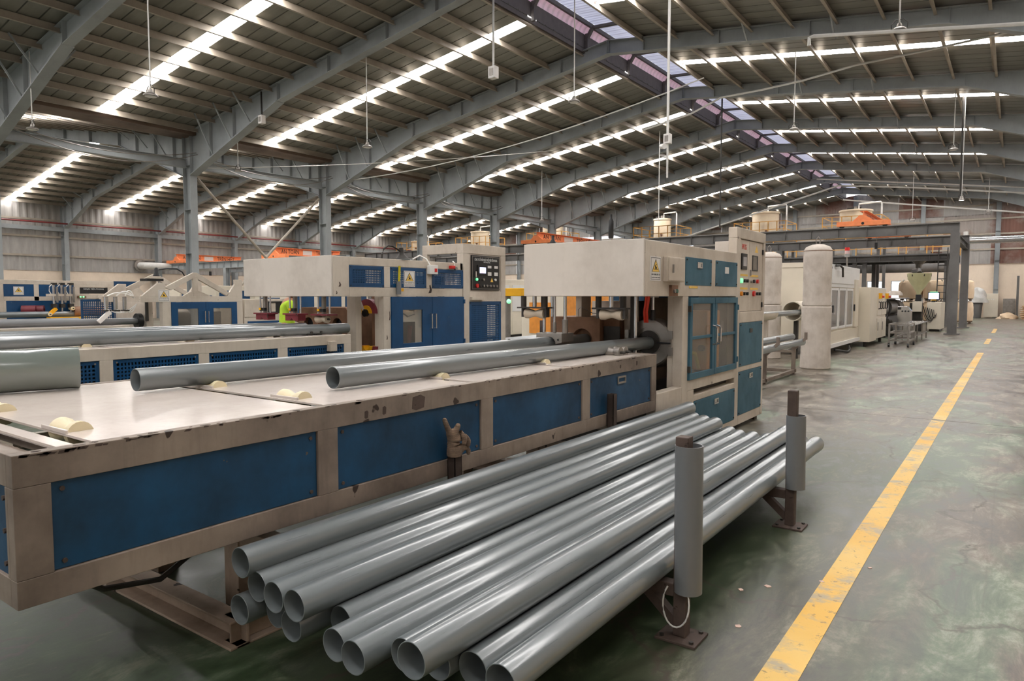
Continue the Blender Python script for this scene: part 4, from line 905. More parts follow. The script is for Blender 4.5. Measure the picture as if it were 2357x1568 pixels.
MB().rings([(0, .026), (.06, .03)], (x2-.05, 6.685, 2.235), (.0, .1, -1), 14, caps=True).build('lamp_neck', M_STEEL, lp, True)
vv = MB().box(x2, x2+.05, 7.60, 7.69, 1.95, 1.995).build('air_valve', M_RED, M2, bevel=.003); MB().cyl((x2+.025, 7.70, 1.955), (x2+.06, 7.70, 1.955), .025, 14).build('gauge', M_STEEL, vv, True); MB().sweep([(x2+.02, 7.70, 1.99), (x2+.02, 7.70, 2.04), (x2-.03, 7.72, 2.06)], .008, 8).build('air_line', M_WHITE, vv, True)
hd = MB().tube((x2+.035, 6.555, 1.58), (x2+.035, 6.555, 1.75), .034, .03, 20).build('tool_holder', M_PVC_D, M2, True)
MB().bar((x2+.035, 6.56, 1.70), (x2+.035, 6.575, 1.955), .03, .012).build('tool_handle', plain('yellow_tool', S(206, 186, 30), .5), hd)
MB().box(x2, x2+.003, 6.62, 6.68, 1.62, 1.66).build('yellow_tag', M_YELLOW, M2)
for y, z, a, b in ((7.20, 1.655, .035, .06), (5.60, 1.70, .02, .03), (5.55, 1.60, .012, .02), (6.37, 1.02, .012, .03), (6.42, 1.30, .01, .06), (6.60, 1.59, .012, .012)):
    MB().prism([(y-a, z-b), (y+a*.6, z-b*.9), (y+a, z-b*.2), (y+a*.1, z+b), (y-a*.5, z+b*.8), (y-a*.2, z-b*.1)], 'x', x2-.001, x2+.0015).build('paint_scar', M_RUST, M2)
# clamp halves seen in the opening
for zc, sg in ((1.33, 1), (.90, -1)):
    for r0, r1, mt, nm in ((.105, .19, M_MAROON, 'clamp_half'), (.055, .105, M_YELLOW, 'clamp_insert')):
        pts = [(-6.92+r1*math.cos(math.pi*k/12), zc+sg*r1*math.sin(math.pi*k/12)) for k in range(13)]+[(-6.92+r0*math.cos(math.pi*k/12), zc+sg*r0*math.sin(math.pi*k/12)) for k in range(12, -1, -1)]
        MB().prism(pts, 'y', 6.30 if nm == 'clamp_half' else 6.285, 6.40).build(nm, mt, M2)
MB().cyl((-6.92, 6.26, 1.335), (-6.92, 6.30, 1.335), .05, 16).build('clamp_hub', M_BLACK, M2, True); MB().bar((-6.94, 6.27, 1.37), (-7.02, 6.27, 1.50), .01, .04, (0, 1, 0)).build('clamp_lever', M_SIGN, M2)
MB().box(-7.06, -6.80, 6.52, 6.58, .6, 1.56).build('back_plate', M_RUSTBOX, M2); MB().cyl((-7.03, 6.22, .6), (-7.03, 6.22, 1.56), .016, 10).build('guide_rod', M_CHROME, M2, True)
for cx in (-8.2, -7.56, -6.99):
    MB().box(cx-.16, cx+.16, 5.58, 5.74, 1.315, 1.335).build('press_plate', M_MAROON, M2)
    if cx < -7.1:
        m = MB(); m.prism([(cx-.13, 1.315), (cx-.13, 1.24), (cx-.04, 1.24), (cx, 1.275), (cx+.04, 1.24), (cx+.13, 1.24), (cx+.13, 1.315)], 'y', 5.6, 5.72); m.build('v_block', M_MAROON, M2)
    else: roller(M2, cx-.03, 5.66, 1.27, .2, M_NYLON_D, 'press_roller')
    for dx in (-.11, .11): MB().cyl((cx+dx, 5.66, 1.335), (cx+dx, 5.66, 1.56), .012, 10).build('guide_rod', M_CHROME, M2, True)
    MB().cyl((cx, 5.66, 1.335), (cx, 5.66, 1.56), .03, 12).build('press_cylinder', M_STEEL, M2, True); MB().box(cx-.05, cx+.06, 5.60, 5.64, 1.36, 1.40).build('sensor', M_BLACK, M2); MB().box(cx-.05, cx-.01, 5.59, 5.60, 1.37, 1.40).build('sensor_tag', M_YELLOW, M2)
for ca in (-8.06, -7.45):
    m = MB(); w = .21; op = [(ca-w, .62), (ca-w, 1.36), (ca-w+.04, 1.40), (ca+w-.04, 1.40), (ca+w, 1.36), (ca+w, .62), (ca+.10, .62)]+[(ca+.10*math.cos(t*math.pi/10), 1.16+.10*math.sin(t*math.pi/10)) for t in range(11)]+[(ca-.10, .62)]
    m.prism(op, 'y', 6.25, 6.32); m.build('oven_front', M_RUSTBOX, M2, bevel=.003); MB().box(ca-w, ca+w, 6.32, 6.9, .6, 1.40).build('oven_body', M_RUSTBOX, M2); MB().box(ca-.1, ca+.1, 6.315, 6.322, .62, 1.26).build('oven_opening', M_BLACK, M2)
for a, b in ((-8.25, -7.85), (-7.6, -7.2)): pass
# ============================================================ third line: trussed machine
x3 = -12.8
T3 = pipe_table(-14.6, -12.8, 1.0, 6.05, .55, 1.04, 'low cream table with blue panels in the third row under dark pipes', [(1.2, 2.2), (2.35, 3.35), (3.5, 4.5), (4.65, 5.6)], (M_CREAM, M_BLUE, M_TOP), grooves=(2.3, 3.4, 4.6), rollers=[(-13.3, 2.5), (-13.3, 4.2)], near_detail=False)
pipe((-13.25, 1.5, 1.11), (-13.2, 6.38, 1.10), .06, 'dark grey pipe on the third row table running into a small clamp', mat=M_PVC_D, group='pipes on the third table')
pipe((-13.75, 1.5, 1.11), (-13.75, 5.6, 1.11), .06, 'dark grey pipe on the third row table, rear one', mat=M_PVC_D, group='pipes on the third table')
M3 = thing('belling_machine', 'cream machine with triangular roof trusses and blue doors, third row', 'machine', (-13.6, 7.3, 0))
for xf, nm in ((x3, 'truss_side'), (x3-1.5, 'truss_side')):
    m = MB(); a, b = xf-.06, xf
    m.box(a, b, 6.26, 8.30, 1.447, 1.56)
    m.prism([(6.28, 1.56), (6.58, 1.80), (6.72, 1.80), (6.72, 1.56)], 'x', a, b)
    m.prism([(6.70, 1.72), (7.27, 2.01), (7.35, 2.01), (7.35, 1.91), (7.28, 1.91), (6.83, 1.67)], 'x', a+.002, b-.002)
    m.box(a+.004, b-.004, 7.26, 7.36, 1.56, 2.008)
    m.prism([(7.355, 2.0), (8.02, 1.63), (7.95, 1.57), (7.355, 1.885)], 'x', a, b)
    m.prism([(7.05, 1.56), (7.24, 1.66), (7.38, 1.66), (7.62, 1.56)], 'x', a+.007, b-.007)
    m.prism([(7.96, 1.56), (8.14, 1.80), (8.14, 1.89), (8.30, 1.89), (8.30, 1.56)], 'x', a, b)
    m.build(nm, M_CREAM, M3, bevel=.004)
warning_sign(M3, x3, 6.58, 6.785, 1.458, 1.675)
m = MB(); m.box(x3-.12, x3, 6.655, 6.81, .05, 1.447); m.box(x3-.12, x3, 8.17, 8.30, .05, 1.447); m.box(x3-.12, x3, 6.81, 8.17, .05, .7); m.build('lower_frame', M_CREAM, M3)
for a, b, wa, wb, hy in ((6.815, 7.49, 6.936, 7.342, 7.46), (7.50, 8.165, 7.654, 8.049, 7.53)):
    d = MB(); d.box(x3-.01, x3+.015, a, wa, .7, 1.444); d.box(x3-.01, x3+.015, wb, b, .7, 1.444); d.box(x3-.01, x3+.015, wa, wb, .7, .95); d.box(x3-.01, x3+.015, wa, wb, 1.322, 1.444); q = d.build('door', M_BLUE, M3)
    MB().box(x3, x3+.004, wa-.003, wb+.003, .945, 1.326).build('door_pane', M_GLASS_D, q); MB().sweep([(x3+.01, hy, 1.05), (x3+.05, hy, 1.05), (x3+.05, hy, 1.27), (x3+.01, hy, 1.27)], .009, 8).build('door_handle', M_CHROME, q, True)
MB().rings([(0, .02), (0, .2), (.3, .2), (.3, .02)], (x3-.3, 6.95, 1.12), (0, 1, 0), 24, close=True).build('drum', M_STEEL, M3, True); MB().box(x3-.5, x3-.3, 7.7, 8.0, .8, 1.25).build('inner_block', M_CREAM, M3)
m = MB(); m.cyl((x3-.25, 6.62, 1.56), (x3-.25, 6.62, 1.86), .05, 16); m.build('lamp_post', M_CREAM, M3, True); MB().box(x3-.40, x3-.12, 6.45, 6.75, 1.84, 1.885).build('post_cap', M_BLACK, M3)
l3 = MB().rings([(0, .02), (.03, .035), (.09, .035), (.15, .06), (.16, .055)], (x3-.2, 6.66, 2.09), (0, 0, -1), 18, caps=True).build('work_lamp', M_BLACK, M3, True); MB().sweep([(x3-.2, 6.68, 2.05), (x3-.2, 6.85, 2.08), (x3-.2, 7.05, 2.08), (x3-.2, 7.16, 2.02), (x3-.2, 7.2, 1.95)], .014, 8).build('lamp_cable', M_BLACK, l3, True)
for k, yy in enumerate((5.82, 5.98, 6.14)):
    q = MB().cyl((x3-.35, yy, 1.30), (x3-.35, yy, 1.55), .035, 12).build('press_cylinder', M_CHROME, M3, True); MB().box(x3-.40, x3-.28, yy-.05, yy+.05, 1.29, 1.31).build('cylinder_plate', M_DARKMETAL, q)
    MB().sweep(catenary((x3-.33, yy, 1.55), (x3-.33, 6.3, 1.53), -.08-.02*k), .012, 8).build('air_line', M_WHITE, q, True); MB().sweep(catenary((x3-.3, yy, 1.32), (x3-.3, 6.33, 1.42), .10), .009, 8).build('air_line', M_WHITE, q, True)
MB().box(x3-.5, x3-.25, 5.75, 6.3, 1.545, 1.565).build('press_beam', M_CREAM, M3)
MB().bar((x3-.3, 5.86, 1.28), (x3-.3, 5.66, 1.10), .05, .07).build('swing_arm', M_SIGN, M3)
MB().rings([(0, .065), (0, .14), (.08, .14), (.08, .065)], (-13.2, 6.36, 1.10), (0, 1, 0), 28, close=True).build('round_clamp', M_BLACK, M3, True)
m = MB(); m.box(x3-1.5, x3-.3, 6.5, 6.62, .6, 1.45); m.build('press_frame', M_CREAM, M3); MB().cyl((x3-.28, 6.5, 1.1), (x3-.28, 6.5, 1.45), .03, 12).build('press_rod', M_DARKMETAL, M3, True)
grille(M3, x3-1.56, 5.9, 6.5, .9, 1.5, M_BLUE, .04, .035)
m = MB(); m.box(x3-.9, x3-.02, 8.34, 9.5, .05, 1.5); m.build('control_cabinet', M_CREAM, M3, bevel=.005); MB().box(x3-.02, x3-.005, 8.42, 9.4, .1, 1.04).build('cabinet_panel', M_BLUE, M3); MB().box(x3-.02, x3-.008, 8.35, 8.9, 1.13, 1.48).build('cabinet_panel', M_CREAM, M3)
m = MB(); m.frame_rect('x', x3-.02, x3-.004, 8.9, 9.4, 1.2, 1.45, .03); m.box(x3-.02, x3-.012, 9.1, 9.35, 1.22, 1.42); m.build('cabinet_window', M_BLACK, M3)
# ============================================================ fourth line
x4 = -20.0
M4 = thing('belling_machine', 'low cream machine with blue panels and air cylinders by the left wall', 'machine', (-20.8, 7.8, 0))
m = MB(); m.box(x4-.12, x4, 6.2, 9.07, 1.858, 1.965); m.box(x4-.12, x4, 6.2, 6.5, .05, 1.858); m.box(x4-.12, x4, 7.15, 7.262, 1.448, 1.858); m.box(x4-.12, x4, 8.07, 9.07, 1.80, 1.858); m.box(x4-.12, x4, 6.5, 9.07, 1.448, 1.553); m.box(x4-.12, x4, 8.07, 8.2, 1.553, 1.80); m.box(x4-.12, x4, 8.9, 9.07, 1.553, 1.80); m.box(x4-.12, x4, 8.0, 8.12, .05, 1.448); m.box(x4-.12, x4, 6.5, 9.07, .05, .6); m.box(x4-1.6, x4-1.5, 6.2, 9.07, .05, 1.96)
m.build('frame', M_CREAM, M4, bevel=.005)
for a, b in ((6.503, 7.147), (7.265, 8.067)): MB().box(x4-.02, x4-.005, a, b, 1.553, 1.856).build('panel', M_BLUE, M4)
MB().box(x4-.02, x4-.005, 6.55, 8.0, .7, 1.446).build('lower_panel', M_BLUE, M4)
warning_sign(M4, x4-.004, 6.71, 6.93, 1.59, 1.80)
q = MB().box(x4-.03, x4+.01, 8.22, 8.9, 1.63, 1.79).build('display_window', M_BLACK, M4); text_obj('display_text', 'NHỰA TIỀN PHONG', .05, M_TXT_WHITE, q, (x4+.011, 8.55, 1.75), 'x', .5, .0006)
for yy in (6.85, 7.03): MB().rings([(0, .05), (0, .11), (.3, .11), (.3, .05)], (x4+.05, yy, 1.22), (.3, .5, 0), 22, close=True).build('maroon_coupling', M_MAROON, M4, True)
for k, yy in enumerate((7.42, 7.60, 7.80)):
    q = MB().cyl((x4+.45, yy, 1.38), (x4+.45, yy, 1.86), .032, 12).build('air_cylinder', M_CHROME, M4, True); MB().cyl((x4+.5, yy+.06, 1.40), (x4+.5, yy+.06, 1.80), .025, 12).build('cylinder_guide', M_STEEL, q, True); MB().box(x4+.4, x4+.52, yy-.04, yy+.06, 1.84, 1.90).build('cylinder_head', M_DARKMETAL, q)
    MB().sweep([(x4+.46, yy-.02, 1.87), (x4+.48, yy-.10, 1.80), (x4+.48, yy-.11, 1.70), (x4+.47, yy-.06, 1.60)], .012, 8).build('air_line', M_WHITE, q, True); MB().cyl((x4+.45, yy, 1.10), (x4+.45, yy, 1.38), .02, 10).build('piston_rod', M_CHROME, q, True); MB().box(x4+.38, x4+.52, yy-.05, yy+.05, 1.27, 1.37).build('rod_block', M_DARKMETAL, q)
MB().box(x4+.3, x4+.5, 7.3, 7.9, 1.56, 1.62).build('cylinder_beam', M_CREAM, M4); MB().bar((x4+.5, 7.45, 1.26), (x4+.5, 7.3, 1.12), .04, .09).build('swing_arm', M_YELLOW, M4); roller(M4, x4+.5, 7.28, 1.11, .14, M_NYLON, 'arm_roller'); roller(M4, x4+.5, 7.80, 1.25, .16, M_NYLON, 'arm_roller')
m = MB(); m.box(x4+.1, x4+.3, 7.9, 9.6, 1.50, 1.61); m.box(x4+.1, x4+.3, 7.92, 8.05, .6, 1.5); m.box(x4+.1, x4+.3, 8.55, 8.7, .6, 1.5); m.build('mould_frame', M_CREAM, M4)
MB().rings([(0, .06), (0, .13), (.75, .13), (.75, .06)], (x4+.45, 7.85, 1.17), (0, 1, 0), 26, close=True).build('mould_barrel', M_RUSTBOX, M4, True); q = MB().box(x4+.3, x4+.34, 8.02, 8.22, 1.515, 1.575).build('button_plate', M_RUSTBOX, M4)
for yy in (8.08, 8.15): MB().cyl((x4+.34, yy, 1.545), (x4+.36, yy, 1.545), .022, 12).build('push_button', M_GREENLED, q, True)
m = MB(); m.box(x4-.05, x4, 9.08, 9.75, .8, 1.97); m.build('end_panel', M_BLUE, M4)
m = MB(); m.prism([(9.15, 1.6), (9.42, 1.83), (9.62, 1.83), (9.82, 1.6)], 'x', x4+.15, x4+.2); m.build('gusset', M_CREAM, M4)
T4 = pipe_table(-20.75, -19.2, 1.5, 6.15, .55, 1.02, 'cream table with blue panels farthest from the aisle', [(1.7, 2.7), (2.85, 3.85), (4.0, 5.0), (5.12, 6.02)], (M_CREAM, M_BLUE, M_TOP), grooves=(2.8, 3.9, 5.05), rollers=[(-19.6, 4.4), (-19.6, 5.6)], near_detail=False)
pipe((-19.55, 3.0, 1.12), (-19.55, 8.0, 1.11), .07, 'grey pipe on the farthest table ending below a yellow arm', group='pipes on the farthest table')
MB().box(-19.45, -19.2, 7.2, 8.1, 1.0, 1.04).build('yellow_guard', M_YELLOW, M4)
# ============================================================ worker behind the second machine
wx, wy = -10.6, 7.75
wk = thing('person', 'person in a lime green polo shirt working behind the second machine', 'person', (wx, wy, 0))
fwd = Vector((.55, .83, 0)).normalized(); rt_ = Vector((fwd.y, -fwd.x, 0))
def Wp(f, r, z): return tuple(Vector((wx, wy, 0))+fwd*f+rt_*r+Vector((0, 0, z)))
bv = [Wp(0, 0, .98), Wp(0, 0, 1.12), Wp(.03, 0, 1.30), Wp(.06, 0, 1.44), Wp(.08, 0, 1.53), Wp(.12, 0, 1.62), Wp(.12, 0, 1.70),
      Wp(.05, -.19, 1.43), Wp(.10, -.25, 1.18), Wp(.30, -.20, 1.06), Wp(.37, -.18, 1.04), Wp(.05, .19, 1.43), Wp(.12, .24, 1.18), Wp(.32, .18, 1.07), Wp(.39, .16, 1.05),
      Wp(0, -.10, .90), Wp(.03, -.11, .50), Wp(-.01, -.11, .09), Wp(.10, -.12, .04), Wp(0, .10, .90), Wp(.03, .11, .50), Wp(-.01, .11, .09), Wp(.10, .12, .04)]
be = [(0,1),(1,2),(2,3),(3,4),(4,5),(5,6),(3,7),(7,8),(8,9),(9,10),(3,11),(11,12),(12,13),(13,14),(0,15),(15,16),(16,17),(17,18),(0,19),(19,20),(20,21),(21,22)]
br = [(.15,.11),(.145,.105),(.16,.115),(.15,.1),.055,(.08,.095),(.07,.08),.06,.043,.036,.03,.06,.043,.036,.03,.085,.06,.042,.04,.085,.06,.042,.04]
bd = skin_mesh('body', bv, be, br, M_SKIN, wk, (wx, wy, 0))
def shell(idx, grow, name, mat):
    vs = [bv[i] for i in idx]; mp = {i: k for k, i in enumerate(idx)}; es = [(mp[a], mp[b]) for a, b in be if a in mp and b in mp]
    rr = [tuple(q+grow for q in (br[i] if isinstance(br[i], tuple) else (br[i], br[i]))) for i in idx]
    return skin_mesh(name, vs, es, rr, mat, wk, (wx, wy, 0))
k = len(bv); bv += [Wp(.07, -.225, 1.29), Wp(.085, .22, 1.29)]; br += [.062, .062]; be += [(7, k), (11, k+1)]
shell([0, 1, 2, 3, 7, 11, k, k+1], .022, 'shirt', M_LIME)
shell([0, 15, 16, 17, 19, 20, 21], .02, 'trousers', M_TROUSER)
MB().rings([(0, .02), (.02, .075), (.07, .1), (.13, .098), (.16, .07)], Wp(.105, 0, 1.80), (0, 0, -1), 20, caps=True).build('hair', M_HAIR, wk, True)
f0 = Vector(Wp(.215, 0, 1.655)); m = MB()
m.rings([(0, .012), (.03, .014), (.04, .004)], f0+Vector((0, 0, .02)), (fwd.x*.5, fwd.y*.5, -1), 8, caps=True); m.build('nose', M_SKIN, wk, True)
for s in (-1, 1):
    MB().rings([(0, .002), (.006, .012), (.012, .012), (.016, .003)], Vector(Wp(.195, s*.032, 1.675)), fwd, 10, caps=True).build('eye', M_WHITE, wk, True)
    MB().rings([(0, .01), (.012, .03), (.022, .02)], Vector(Wp(.12, s*.085, 1.655)), rt_*s, 12, caps=True).build('ear', M_SKIN, wk, True)
    base = Vector(Wp(.37, s*.18, 1.04))
    hv = [base, base+fwd*.05+Vector((0, 0, -.01))]; he = [(0, 1)]; hr = [(.03, .022), (.04, .018)]
    for j in range(4):
        a = base+fwd*.09+rt_*(j-1.5)*.021+Vector((0, 0, -.012)); b_ = a+fwd*(.035+.008*(j in (1, 2)))+Vector((0, 0, -.015)); n0 = len(hv)
        hv += [a, b_]; hr += [.009, .008]; he += [(1, n0), (n0, n0+1)]
    n0 = len(hv); hv += [base+fwd*.03-rt_*s*.045, base+fwd*.07-rt_*s*.06]; hr += [.011, .009]; he += [(0, n0), (n0, n0+1)]
    skin_mesh('hand', [tuple(v) for v in hv], he, hr, M_SKIN, wk, (wx, wy, 0))
    sh = MB(); c = Vector(Wp(.05, s*.115, 0)); sh.rings([(0, .045), (.04, .05), (.07, .042), (.085, .02)], c, (0, 0, 1), 14, caps=True); o = sh.build('shoe', M_BLACK, wk, True)
MB().rings([(0, .012), (.004, .02), (.008, .012)], Vector(Wp(.20, 0, 1.605)), fwd, 10, caps=True).build('mouth', plain('lips', S(150, 90, 80), .6), wk, True)
# ============================================================ downstream of the near machine
def rack_arm(y, par):
    m = MB(); m.box(-3.61, -3.54, y-.03, y+.03, 0, .54); m.bar((-3.575, y, .50), (-3.35, y, .72), .05, .06, (0, 1, 0)); m.bar((-3.35, y, .70), (-3.35, y, .84), .05, .05, (0, 1, 0)); m.bar((-3.575, y, .45), (-4.1, y, .45), .05, .05, (0, 1, 0))
    m.build('arm', M_DIRTY, par)
rr_ = thing('catch_rack', 'cream steel catch rack with slanted arms behind the near machine', 'rack', (-3.7, 12, 0))
for y in (10.2, 12.6, 14.6): rack_arm(y, rr_)
m = MB(); m.box(-3.61, -3.54, 9.3, 14.7, .03, .09); m.box(-4.2, -4.13, 9.3, 14.7, .03, .09)
for y in (10.2, 12.6, 14.6): m.box(-4.2, -3.54, y-.03, y+.03, .03, .09); m.box(-4.2, -4.13, y-.03, y+.03, 0, .5)
m.build('base_frame', M_DIRTY, rr_)
pipe((-3.45, 9.2, .64), (-3.45, 14.75, .64), .066, 'grey pipe on the cream catch rack, lower front one', group='pipes on the catch rack', bell=True)
pipe((-3.62, 9.2, .745), (-3.62, 14.6, .745), .066, 'grey pipe on the cream catch rack, upper rear one', group='pipes on the catch rack', bell=True)
pipe((-4.30, 9.1, 1.165), (-4.33, 18.4, 1.165), .066, 'grey pipe running from the near machine into the wide cream tube', group='pipes on the catch rack')
tr = thing('pipe_trough', 'short cream trough on a stand under the running pipe', 'trough', (-4.31, 14, 0))
m = MB(); pts = [(-4.31+.16*math.cos(math.pi+math.pi*k/10), 1.20+.16*math.sin(math.pi+math.pi*k/10)) for k in range(11)]+[(-4.31+.152*math.cos(2*math.pi-math.pi*k/10), 1.20+.152*math.sin(2*math.pi-math.pi*k/10)) for k in range(11)]
m.prism(pts, 'y', 12.2, 15.6); m.build('trough_shell', M_CREAMPANEL, tr, True)
for y in (12.6, 15.2): MB().box(-4.36, -4.26, y-.04, y+.04, 0, 1.04).build('leg', M_CREAM, tr)
def bag_column(loc, r, h, label):
    t = thing('wrapped_column', label, 'covered column', loc, 'fabric wrapped columns'); x, y, z = loc
    def wob(zz, k): return r*(1+.02*math.sin(zz*5+k)+.012*math.sin(zz*13+2*k))
    m = MB(); prof = [(0, r*1.02), (.02, r*1.08)]+[(q, wob(q, 1)*1.05) for q in (.3, .6, .9, 1.15, 1.32)]+[(1.36, r*.9)]; m.rings(prof, loc, (0, 0, 1), 32, caps=True); m.build('lower_cover', M_SACK, t, True)
    m = MB(); prof = [(1.33, r*.86), (1.36, r*1.0)]+[(q, wob(q, 2)) for q in (1.5, 1.8, 2.1, 2.4)]+[(h-.12, r*1.0), (h-.05, r*.85), (h, r*.45), (h+.01, .02)]; m.rings(prof, loc, (0, 0, 1), 32, caps=True); m.build('upper_cover', M_SACK, t, True)
    m = MB(); m.rings([(0, r*1.01), (.0, r*1.04), (.06, r*1.04), (.06, r*1.01)], (x, y, z+1.37), (0, 0, 1), 32, close=True); m.build('tie_band', M_SACK, t, True)
    MB().rings([(0, r*1.005), (0, r*1.02), (.012, r*1.02), (.012, r*1.005)], (x, y, z+h-.14), (0, 0, 1), 32, close=True).build('seam', M_RUSTBOX, t, True)
    MB().sweep([(x-.03, y, z+h), (x-.05, y, z+h+.1), (x, y, z+h+.17), (x+.04, y, z+h+.1), (x+.03, y, z+h)], .014, 8).build('lifting_loop', M_STEEL, t, True)
    return t
bag_column((-3.47, 16.0, 0), .285, 2.66, 'tall column wrapped in pale woven cloth nearest the aisle, before the white machine')
bag_column((-5.05, 18.0, 0), .30, 2.66, 'tall column wrapped in pale woven cloth half hidden behind the near control cabinet')
# wide tube in front of the white machine
wt = thing('wide_tube', 'wide cream tube stub on a post where the running pipe enters', 'tube', (-4.45, 18.4, 0))
MB().tube((-4.45, 17.95, 1.19), (-4.45, 19.45, 1.19), .245, .222, 36).build('tube_shell', M_CREAMPANEL, wt, True); MB().box(-4.5, -4.4, 18.3, 18.4, 0, .95).build('leg', M_DARKMETAL, wt)
# white tank machine
wm = thing('vacuum_tank_machine', 'large white enclosed machine with three smoked windows behind the wrapped column', 'machine', (-4.7, 21.5, 0))
MB().box(-5.6, -3.93, 19.5, 23.6, .25, 2.40).build('enclosure', M_CREAMPANEL, wm, bevel=.02)
MB().box(-5.6, -3.93, 19.485, 19.5, 2.33, 2.455).build('front_header', M_CREAMPANEL, wm)
MB().box(-3.93, -3.90, 19.5, 23.6, 1.80, 2.40).build('upper_cover', M_WHITEPANEL, wm, bevel=.01); MB().box(-3.93, -3.885, 19.62, 22.6, 1.90, 2.26).build('upper_flap', M_WHITEPANEL, wm, bevel=.008)
MB().box(-3.93, -3.90, 19.5, 23.6, .28, .62).build('lower_cover', M_CREAMPANEL, wm, bevel=.008); MB().box(-3.95, -3.86, 19.5, 23.7, .2, .30).build('sill', M_WHITEPANEL, wm)
for k, (a, b) in enumerate(((19.60, 20.5), (20.62, 21.55), (21.67, 22.62))):
    g = MB(); g.frame_rect('x', -3.93, -3.895, a, b, .68, 1.78, .06); q = g.build('window_frame', M_WHITEPANEL, wm); MB().box(-3.92, -3.912, a+.05, b-.05, .73, 1.73).build('smoked_pane', M_SMOKE, q)
for y in (19.75, 22.75): MB().box(-3.89, -3.86, y-.04, y+.04, 1.13, 1.32).build('latch', M_BLACK, wm)
MB().box(-3.92, -3.86, 22.75, 23.3, .65, 2.05).build('side_panel', M_CREAMPANEL, wm, bevel=.005)
MB().sweep([(-3.86, 19.9, 2.36), (-3.82, 20.2, 2.38), (-3.80, 20.45, 2.32), (-3.80, 20.5, 2.08)], .028, 8).build('handle_bar', M_DARKMETAL, wm, True)
q = MB().cyl((-3.95, 19.48, 2.30), (-3.95, 19.475, 2.30), .09, 20).build('blue_sticker', plain('sticker_blue', S(34, 44, 104), .5), wm, True); text_obj('sticker_mark', '!', .13, M_TXT_WHITE, q, (-3.95, 19.473, 2.30), '-y', None, .0006)
for y, x in ((19.75, -5.3), (22.9, -4.0), (22.9, -5.3)): q = MB().cyl((x, y, .02), (x, y, .22), .045, 12).build('foot', M_DARKMETAL, wm, True)
for k in range(4): MB().cyl((-4.3, 20+k*.9, 2.40), (-4.3, 20.2+k*.9, 2.40), .08, 12).build('hinge_barrel', M_WHITEPANEL, wm, True)
bl = MB().cyl((-4.2, 23.2, 2.4), (-4.2, 23.2, 2.75), .02, 8).build('signal_mast', M_STEEL, wm, True)
for k, mt in enumerate((plain('dull_lens', S(150, 150, 150), .3), plain('clear_lens', S(206, 180, 180), .3), M_RED)): MB().cyl((-4.2, 23.2, 2.75+.1*k), (-4.2, 23.2, 2.84+.1*k), .07, 14).build('signal_lens', mt, bl, True)
MB().sweep([(-3.9, 20.2, .12), (-3.7, 20.8, .04), (-3.75, 21.5, .04), (-3.9, 22.2, .12)], .03, 8).build('floor_cable', M_BLACK, wm, True)
# haul-off cabinet
hc = thing('haul_off_unit', 'cream haul-off unit with four door handles between the white machine and the extruder', 'machine', (-4.2, 25.2, 0))
MB().box(-4.9, -3.62, 23.75, 27.0, .25, 1.80).build('housing', M_CREAMPANEL, hc, bevel=.01); MB().box(-4.9, -3.6, 23.7, 25.0, .15, 1.84).build('front_housing', M_CREAMPANEL, hc, bevel=.01)
for a, b in ((25.05, 25.95), (26.0, 26.95)):
    q = MB().box(-3.62, -3.59, a, b, .95, 1.62).build('upper_door', M_CREAMPANEL, hc, bevel=.004)
    for y in (a+.2, b-.25): MB().sweep([(-3.59, y, 1.15), (-3.53, y, 1.17), (-3.53, y, 1.36), (-3.59, y, 1.38)], .02, 8).build('door_handle', M_BLACK, q, True)
    q = MB().box(-3.62, -3.59, a, b, .2, .85).build('lower_door', M_CREAMPANEL, hc, bevel=.004); MB().box(-3.59, -3.575, a+.1, a+.16, .45, .72).build('vent_slot', M_STEEL, q)
MB().box(-4.5, -3.62, 25.0, 27.0, 1.80, 1.84).build('top_cover', M_WHITEPANEL, hc)
for y in (25.3, 26.7): q = MB().box(-3.6, -3.5, y-.06, y+.06, 1.48, 1.66).build('stop_box', M_YELLOW, hc); MB().cyl((-3.5, y, 1.55), (-3.44, y, 1.55), .035, 12).build('stop_button', M_RED, q, True)
for x, y in ((-3.75, 23.9), (-3.75, 26.8), (-4.7, 26.8)): MB().cyl((x, y, 0), (x, y, .25), .05, 12).build('foot', M_DARKMETAL, hc, True)
MB().sweep([(-3.55, 26.9, 1.45), (-3.5, 27.1, 1.3), (-3.52, 27.15, 1.0), (-3.6, 27.1, .8)], .03, 8).build('cable', M_BLACK, hc, True)
# extruder
ex = thing('extruder', 'grey steel extruder with long barrel and olive hopper beside the aisle', 'machine', (-4.1, 33, 0))
MB().rings([(0, .1), (0, .36), (2.0, .36), (2.1, .30), (7.2, .30), (7.2, .1)], (-4.3, 28.0, 1.12), (0, 1, 0), 28, close=True).build('barrel', plain('barrel_steel', S(146, 142, 138), .4, .6), ex, True)
MB().box(-4.75, -3.8, 28.0, 35.2, 1.46, 1.50).build('barrel_cover', M_STEEL, ex); MB().box(-4.6, -3.95, 29.5, 36.8, .0, .78).build('bed', M_DARKMETAL, ex)
for y in (28.6, 31, 33.4): MB().rings([(0, .30), (0, .37), (.12, .37), (.12, .30)], (-4.3, y, 1.12), (0, 1, 0), 24, close=True).build('heater_band', M_STEEL, ex, True)
for k in range(5): MB().sphere if False else None
for y, z in ((29.0, .35), (28.8, .62), (29.4, .2)): MB().rings([(0, .03), (.04, .14), (.14, .18), (.24, .14), (.28, .03)], (-3.85, y, z), (.4, 1, 0), 14, caps=True).build('motor', M_DARKMETAL, ex, True)
MB().rings([(0, .02), (.02, .2), (.1, .28), (.2, .30)], (-4.1, 33.0, 1.80), (0, 0, -1), 20, caps=True).build('fan_cowl', M_SACK, ex, True)
